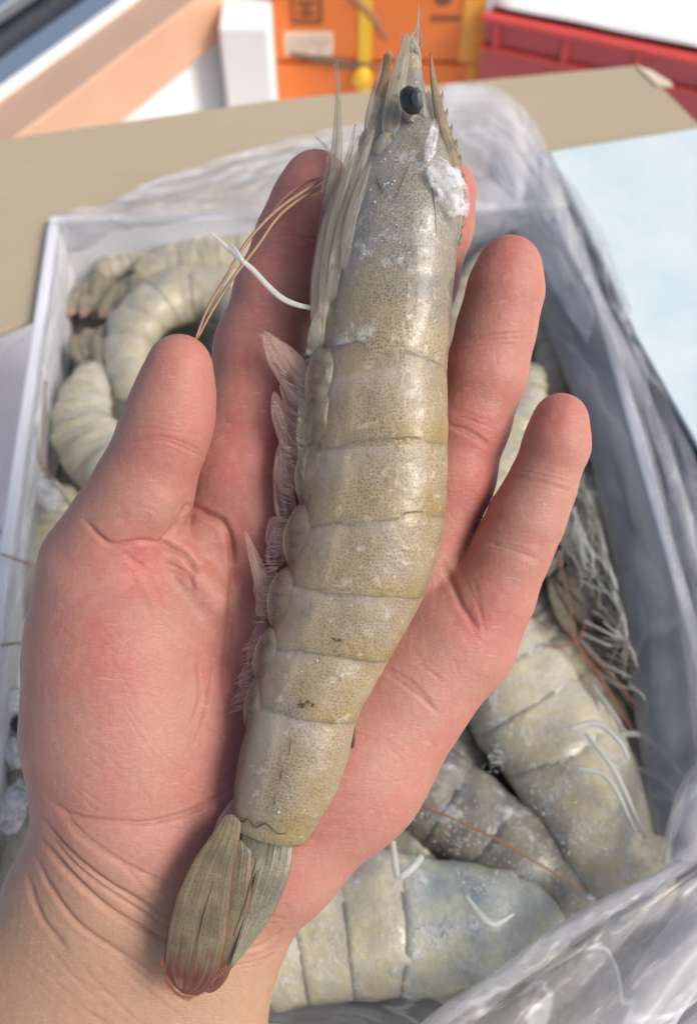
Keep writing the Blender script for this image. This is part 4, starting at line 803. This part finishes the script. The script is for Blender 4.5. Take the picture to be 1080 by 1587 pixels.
# ------------------------------------------------------------------ the hand
H_ = .8
lo = np.array([-118.0, -150.0, -40.0]); hi = np.array([72.0, 108.0, 42.0])
dims = np.ceil((hi - lo) / H_).astype(int) + 1
gx = [lo[i] + H_ * np.arange(dims[i]) for i in range(3)]
def cone(Fd, a, b, k=0.0, zs=1.0):
    """smooth-union a tapered capsule (px,py,z,rpx) into field Fd"""
    A_ = hl(*a[:3]); B_ = hl(*b[:3]); ra = a[3] * (HD - a[2]) / F; rb = b[3] * (HD - b[2]) / F
    m_ = max(ra, rb) + k + 6
    s0 = np.maximum(((np.minimum(A_, B_) - m_ - lo) / H_).astype(int), 0); s1 = np.minimum(((np.maximum(A_, B_) + m_ - lo) / H_).astype(int) + 2, dims)
    if (s1 <= s0).any(): return
    sl = tuple(slice(int(p), int(q)) for p, q in zip(s0, s1))
    X = gx[0][sl[0]][:, None, None].astype(np.float32); Y = gx[1][sl[1]][None, :, None].astype(np.float32); Z = gx[2][sl[2]][None, None, :].astype(np.float32)
    d = B_ - A_; L2 = float(d @ d) + 1e-9
    t = np.clip(((X - A_[0]) * d[0] + (Y - A_[1]) * d[1] + (Z - A_[2]) * d[2]) / L2, 0, 1)
    q = np.sqrt((X - A_[0] - t * d[0]) ** 2 + (Y - A_[1] - t * d[1]) ** 2 + ((Z - A_[2] - t * d[2]) / zs) ** 2) - (ra + (rb - ra) * t)
    f_ = Fd[sl]
    if k > 0:
        h = np.clip(.5 + .5 * (f_ - q) / k, 0, 1); Fd[sl] = f_ * (1 - h) + q * h - k * h * (1 - h)
    else: Fd[sl] = np.minimum(f_, q)
def newf(): return np.full(dims, 60.0, np.float32)
def chain(Fd, pts, k, zs=1.0):
    for a, b in zip(pts[:-1], pts[1:]): cone(Fd, a, b, k, zs)
palm = newf()
# palm plate, thenar, hypothenar, wrist and forearm
for a, b in (((405, 800, -9, 66), (330, 1150, -9, 105)), ((520, 830, -10, 66), (380, 1180, -9, 100)), ((630, 880, -9, 66), (440, 1190, -8, 100)), ((715, 960, -7, 66), (520, 1200, -6, 104))):
    cone(palm, a, b, 8)
cone(palm, (690, 1000, -4, 92), (540, 1188, -3, 112), 8); cone(palm, (540, 1188, -3, 112), (424, 1320, 0, 102), 8); cone(palm, (424, 1320, -2, 102), (345, 1440, -4, 84), 8)
cone(palm, (168, 880, 0, 92), (190, 990, 0, 140), 8); cone(palm, (190, 990, 0, 140), (198, 1130, -2, 150), 8); cone(palm, (198, 1130, -2, 150), (210, 1260, -3, 138), 8)
cone(palm, (300, 1100, -8, 110), (300, 1280, -8, 118), 10)
cone(palm, (205, 1260, -4, 138), (190, 1400, -4, 128), 8); cone(palm, (300, 1300, -8, 118), (300, 1420, -5, 118), 10)
cone(palm, (150, 1420, -3, 150), (60, 1720, 2, 205), 10, .8); cone(palm, (290, 1460, -3, 132), (250, 1720, 2, 160), 10, .85); cone(palm, (200, 1440, -3, 140), (150, 1720, 2, 190), 10, .8)
cone(palm, (250, 905, -6, 66), (375, 830, -9, 74), 6)      # web of the thumb
cone(palm, (300, 850, 2, 26), (345, 880, 1, 26), 4)
cone(palm, (282, 868, 9, 24), (330, 930, 6, 34), 4)
fingers = []
def finger(pts, k=2.5, kp=7.0):
    f_ = newf(); chain(f_, pts, k); fingers.append((f_, kp))
finger([(279, 568, 22, 50), (272, 610, 20, 57), (262, 655, 18, 64), (246, 697, 15, 65), (222, 760, 11, 74), (190, 820, 7, 80), (160, 880, 3, 92)], 4, 6)
finger([(490, 286, -10, 52), (480, 320, -9, 57), (455, 372, -9, 56), (430, 450, -8, 62), (402, 540, -9, 66), (388, 640, -8, 68), (374, 720, -8, 84), (372, 810, -9, 92)], 4, 7)
finger([(684, 300, -10, 54), (672, 350, -9, 57), (650, 430, -9, 57), (622, 540, -9, 62), (590, 650, -9, 60), (560, 740, -9, 64), (535, 830, -9, 66)], 4, 7)
finger([(789, 414, 3, 49), (783, 450, 3, 55), (768, 512, 1, 57), (752, 580, 0, 60), (728, 655, -2, 58), (700, 740, -4, 63), (662, 850, -6, 64)], 4, 7)
finger([(868, 652, 8, 43), (862, 690, 8, 47), (838, 755, 6, 49), (815, 805, 5, 55), (790, 858, 3, 57), (762, 920, 0, 63), (722, 985, -4, 76)], 4, 7)
tot = None
for f_, kp in fingers:
    h = np.clip(.5 + .5 * (palm - f_) / kp, 0, 1); g = palm * (1 - h) + f_ * h - kp * h * (1 - h)
    tot = g if tot is None else np.minimum(tot, g)
def surface_nets(f_, lo, h):
    nx, ny, nz = f_.shape; ins = f_ < 0
    c = [(i, j, k) for i in (0, 1) for j in (0, 1) for k in (0, 1)]
    cnt = sum(ins[i:nx-1+i, j:ny-1+j, k:nz-1+k].astype(np.int8) for i, j, k in c)
    act = np.argwhere((cnt > 0) & (cnt < 8)); ids = np.full((nx-1, ny-1, nz-1), -1, np.int64); ids[tuple(act.T)] = np.arange(len(act))
    val = np.stack([f_[act[:, 0]+i, act[:, 1]+j, act[:, 2]+k] for i, j, k in c], 1); pos = np.zeros((len(act), 3)); num = np.zeros(len(act))
    for a in range(8):
        for b in range(a + 1, 8):
            if sum(abs(x - y) for x, y in zip(c[a], c[b])) != 1: continue
            m_ = (val[:, a] < 0) != (val[:, b] < 0); t = val[m_, a] / (val[m_, a] - val[m_, b])
            pos[m_] += np.array(c[a]) + t[:, None] * (np.array(c[b]) - np.array(c[a])); num[m_] += 1
    V = lo + (act + pos / num[:, None]) * h; Q = []
    for ax in range(3):
        o1, o2 = [(1, 2), (2, 0), (0, 1)][ax]; sl0 = [slice(None)] * 3; sl1 = [slice(None)] * 3; sl0[ax] = slice(0, -1); sl1[ax] = slice(1, None)
        s0, s1 = ins[tuple(sl0)], ins[tuple(sl1)]; E = np.argwhere(s0 != s1); E = E[(E[:, o1] > 0) & (E[:, o2] > 0) & (E[:, o1] < f_.shape[o1]-1) & (E[:, o2] < f_.shape[o2]-1)]
        d1 = np.zeros(3, int); d2 = np.zeros(3, int); d1[o1] = 1; d2[o2] = 1
        q = np.stack([ids[tuple((E - d1 - d2).T)], ids[tuple((E - d2).T)], ids[tuple(E.T)], ids[tuple((E - d1).T)]], 1)
        fl_ = ~s0[tuple(E.T)]; q[fl_] = q[fl_][:, ::-1]; Q.append(q)
    return V, np.concatenate(Q)
# the forearm leaves the picture: close the field at its border
tot[0] = tot[-1] = 5; tot[:, 0] = tot[:, -1] = 5; tot[:, :, 0] = tot[:, :, -1] = 5
HVv, HQ = surface_nets(tot, lo, H_)
ed = np.concatenate([HQ[:, [0, 1]], HQ[:, [1, 2]], HQ[:, [2, 3]], HQ[:, [3, 0]]])
def smooth(V, it, lam=.5):
    deg = np.bincount(ed[:, 0], minlength=len(V)) + np.bincount(ed[:, 1], minlength=len(V))
    for k in range(it):
        acc = np.stack([np.bincount(ed[:, 0], V[ed[:, 1], i], len(V)) + np.bincount(ed[:, 1], V[ed[:, 0], i], len(V)) for i in range(3)], 1) / deg[:, None]
        V = V + (acc - V) * (lam if k % 2 == 0 else -lam * .96)
    return V
HVv = smooth(HVv, 8)
hb = mesh('hand', HVv, HQ, None); ho = bpy.data.objects.new('hand', hb); COL.objects.link(ho)
md = ho.modifiers.new('sub', 'SUBSURF'); md.levels = 1; md.subdivision_type = 'CATMULL_CLARK'
dg = bpy.context.evaluated_depsgraph_get(); hm = bpy.data.meshes.new_from_object(ho.evaluated_get(dg)); ho.modifiers.clear(); ho.data = hm; bpy.data.meshes.remove(hb)
nvx = len(hm.vertices); V = np.empty(nvx * 3); hm.vertices.foreach_get('co', V); V = V.reshape(-1, 3); N = np.empty(nvx * 3); hm.vertex_normals.foreach_get('vector', N); N = N.reshape(-1, 3)
PX = CX + V[:, 0] * F / (HD - V[:, 2]); PY = CY - V[:, 1] * F / (HD - V[:, 2])
front = np.clip(N[:, 2] * 2.5 + .3, 0, 1)
disp = np.zeros(nvx); crs = np.zeros(nvx)
def crease(pts, wpx, dep, taper=True, bulge=.35, col=1.0, n=40):
    P = curve(np.array(pts, float), n); m_ = (PX > P[:, 0].min() - 6 * wpx) & (PX < P[:, 0].max() + 6 * wpx) & (PY > P[:, 1].min() - 6 * wpx) & (PY < P[:, 1].max() + 6 * wpx); idx = np.where(m_)[0]
    D2 = np.full(len(idx), 1e9); ta = np.zeros(len(idx))
    for k in range(n - 1):
        a, b = P[k], P[k + 1]; ab = b - a; t = np.clip(((PX[idx] - a[0]) * ab[0] + (PY[idx] - a[1]) * ab[1]) / (ab @ ab + 1e-9), 0, 1)
        d = (PX[idx] - a[0] - t * ab[0]) ** 2 + (PY[idx] - a[1] - t * ab[1]) ** 2; u = d < D2; D2[u] = d[u]; ta[u] = (k + t[u]) / (n - 1)
    d = np.sqrt(D2); env = np.clip(np.minimum(ta, 1 - ta) * 5, 0, 1) if taper else 1.0
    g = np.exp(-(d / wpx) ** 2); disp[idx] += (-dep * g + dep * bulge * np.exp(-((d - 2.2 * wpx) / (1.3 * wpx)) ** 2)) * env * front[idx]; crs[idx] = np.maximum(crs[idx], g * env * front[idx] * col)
CR = [
 # thumb
 ([(168, 690), (205, 686), (250, 682), (300, 700), (326, 716)], 4, .35), ([(185, 660), (240, 662), (318, 680)], 3, .15), ([(120, 800), (170, 842), (215, 840), (252, 841)], 6, .7), ([(250, 842), (268, 826), (284, 800), (296, 778)], 6, 1.3),
 ([(246, 836), (262, 846), (285, 858), (312, 888)], 9, 1.3), ([(294, 780), (322, 796), (345, 812), (358, 845), (360, 880)], 9, 1.2), ([(258, 872), (285, 885), (300, 920)], 5, .4), ([(175, 870), (210, 905), (240, 960)], 5, .25), ([(190, 855), (235, 890), (262, 940)], 5, .3),
 # palm lines
 ([(345, 815), (362, 870), (360, 940), (352, 1010), (348, 1080)], 9, .8), ([(690, 868), (700, 905), (715, 940), (748, 980)], 8, .62), ([(590, 1038), (630, 1062), (680, 1108)], 5, .45), ([(640, 1020), (690, 1060)], 4, .2), ([(540, 1130), (590, 1150), (640, 1190)], 4, .22),
 ([(330, 1030), (318, 1100), (300, 1160)], 4, .25), ([(300, 1010), (310, 1080), (295, 1130)], 4, .2),
 # wrist
 ([(62, 1235), (110, 1262), (165, 1274), (230, 1274), (300, 1255), (358, 1222)], 7, .75), ([(58, 1258), (95, 1305), (165, 1365), (262, 1422)], 6, .9), ([(60, 1290), (100, 1345), (165, 1405), (262, 1462)], 6, 1.0), ([(62, 1275), (120, 1345), (200, 1400), (262, 1440)], 4, .5),
 ([(55, 1315), (80, 1375), (130, 1440), (240, 1510)], 6, .7), ([(45, 1345), (65, 1420), (110, 1480)], 6, .5), ([(70, 1225), (130, 1290), (220, 1350), (290, 1380)], 5, .4), ([(370, 1474), (405, 1466), (440, 1440)], 4, .55), ([(350, 1500), (400, 1490), (430, 1475)], 4, .4), ([(400, 1420), (440, 1425)], 4, .3),
 # ring
 ([(692, 655), (725, 668), (768, 692)], 5, .45), ([(690, 640), (728, 650), (775, 668)], 4, .25), ([(700, 528), (750, 520), (818, 515)], 4, .35), ([(698, 540), (750, 535), (815, 532)], 3, .2),
 # little
 ([(790, 738), (835, 748), (888, 764)], 4, .38), ([(786, 726), (840, 735), (885, 748)], 3, .2), ([(745, 840), (790, 850), (840, 868)], 4, .42), ([(742, 828), (790, 836), (845, 850)], 3, .2), ([(725, 905), (742, 945), (752, 980)], 4, .15),
 # index, middle
 ([(330, 652), (380, 656), (430, 654)], 4, .45), ([(332, 668), (380, 672), (430, 670)], 3, .2), ([(408, 368), (450, 364), (500, 372)], 4, .35), ([(360, 520), (400, 512), (460, 520)], 3, .2)]
for p_, w_, d_ in CR:
    ws_ = p_[0][1] > 1200 and p_[0][0] < 120
    for q in range(3 if d_ < .5 else 1):
        jt = 0 if q == 0 else random.choice((-1, 1)) * random.uniform(4, 10)
        crease([(x + (random.uniform(-3, 3) if q else 0) + (random.uniform(-8, 8) if k in (0, len(p_) - 1) else 0), y + jt + random.uniform(-1.5, 1.5)) for k, (x, y) in enumerate(p_)], max(2.0, w_ * random.uniform(.5, .7)), d_ * ((.95 if d_ > .6 else .9) if q == 0 else .4), bulge=.15, col=.5 if q == 0 else .2)
    if ws_ or d_ > .6: crease(p_, w_ * 2.6, d_ * .55, bulge=.5, col=.10)
# fine wrinkles across wrist and thenar
for i in range(34):
    x = random.uniform(70, 300); y = random.uniform(900, 1230); L_ = random.uniform(40, 110); an = R(random.gauss(38, 9)); crease([(x, y), (x + L_ * .5 * math.cos(an), y + L_ * .5 * math.sin(an) + 4), (x + L_ * math.cos(an), y + L_ * math.sin(an))], 2.4, random.uniform(.03, .08), col=.3, n=10)
for i in range(26):
    x = random.uniform(20, 200); y = random.uniform(1320, 1560); L_ = random.uniform(60, 150); an = R(random.gauss(30, 8)); crease([(x, y), (x + L_ * .5, y + L_ * .5 * math.tan(an) + 5), (x + L_, y + L_ * math.tan(an))], 3, random.uniform(.05, .13), col=.2, n=10)
for i in range(26):
    x = random.uniform(560, 730); y = random.uniform(920, 1250); L_ = random.uniform(20, 70); an = R(random.gauss(40, 22)); crease([(x, y), (x + L_ * .5 * math.cos(an), y + L_ * .5 * math.sin(an) + 3), (x + L_ * math.cos(an), y + L_ * math.sin(an))], 2.2, random.uniform(.02, .05), col=.25, n=8)
V = V + N * disp[:, None]
# pads: gentle flesh unevenness
ph = np.array([mnoise.noise(Vector(p * .06)) for p in V[::1]]) if nvx < 400000 else 0
V = V + N * (np.asarray(ph) * .5)[:, None] if nvx < 400000 else V
red = np.zeros(nvx)
for (x, y, sx, sy, k) in ((278, 570, 60, 60, .75), (290, 640, 50, 90, .45), (225, 880, 70, 55, .7), (170, 980, 90, 90, .45), (230, 1050, 90, 90, .5), (330, 900, 60, 90, .55), (400, 600, 90, 260, .75), (480, 300, 70, 120, .75), (560, 600, 140, 320, .7), (790, 430, 60, 80, .75), (730, 800, 60, 110, .7), (730, 660, 60, 30, .45), (868, 660, 50, 70, .75), (740, 930, 50, 70, .6), (650, 980, 90, 90, .3), (600, 1150, 110, 110, .05), (400, 1050, 120, 200, .6), (800, 860, 50, 60, .3), (480, 1280, 110, 90, .35), (690, 300, 60, 80, .8)):
    red = np.maximum(red, k * np.exp(-(((PX - x) / sx) ** 2 + ((PY - y) / sy) ** 2) * .6))
wr = np.clip((PY + PX * -.32 - 1230) / 190, 0, 1); wr = wr * wr * (3 - 2 * wr) * .9
Wv = h2w(V); hloc = h2w(np.array([hl(300, 1100, -10)]))[0]
hm.vertices.foreach_set('co', (Wv - hloc).astype(np.float32).ravel())
for k, a in (('red', red), ('wrist', wr), ('crease', np.clip(crs, 0, 1))):
    at = hm.attributes.new(k, 'FLOAT', 'POINT'); at.data.foreach_set('value', a.astype(np.float32))
hm.materials.clear(); hm.materials.append(M_SKIN); hm.polygons.foreach_set('use_smooth', np.ones(len(hm.polygons), bool)); hm.update()
ho.location = hloc; ho['label'] = 'bare left hand, palm up with fingers spread, holding the large prawn'; ho['category'] = 'hand'
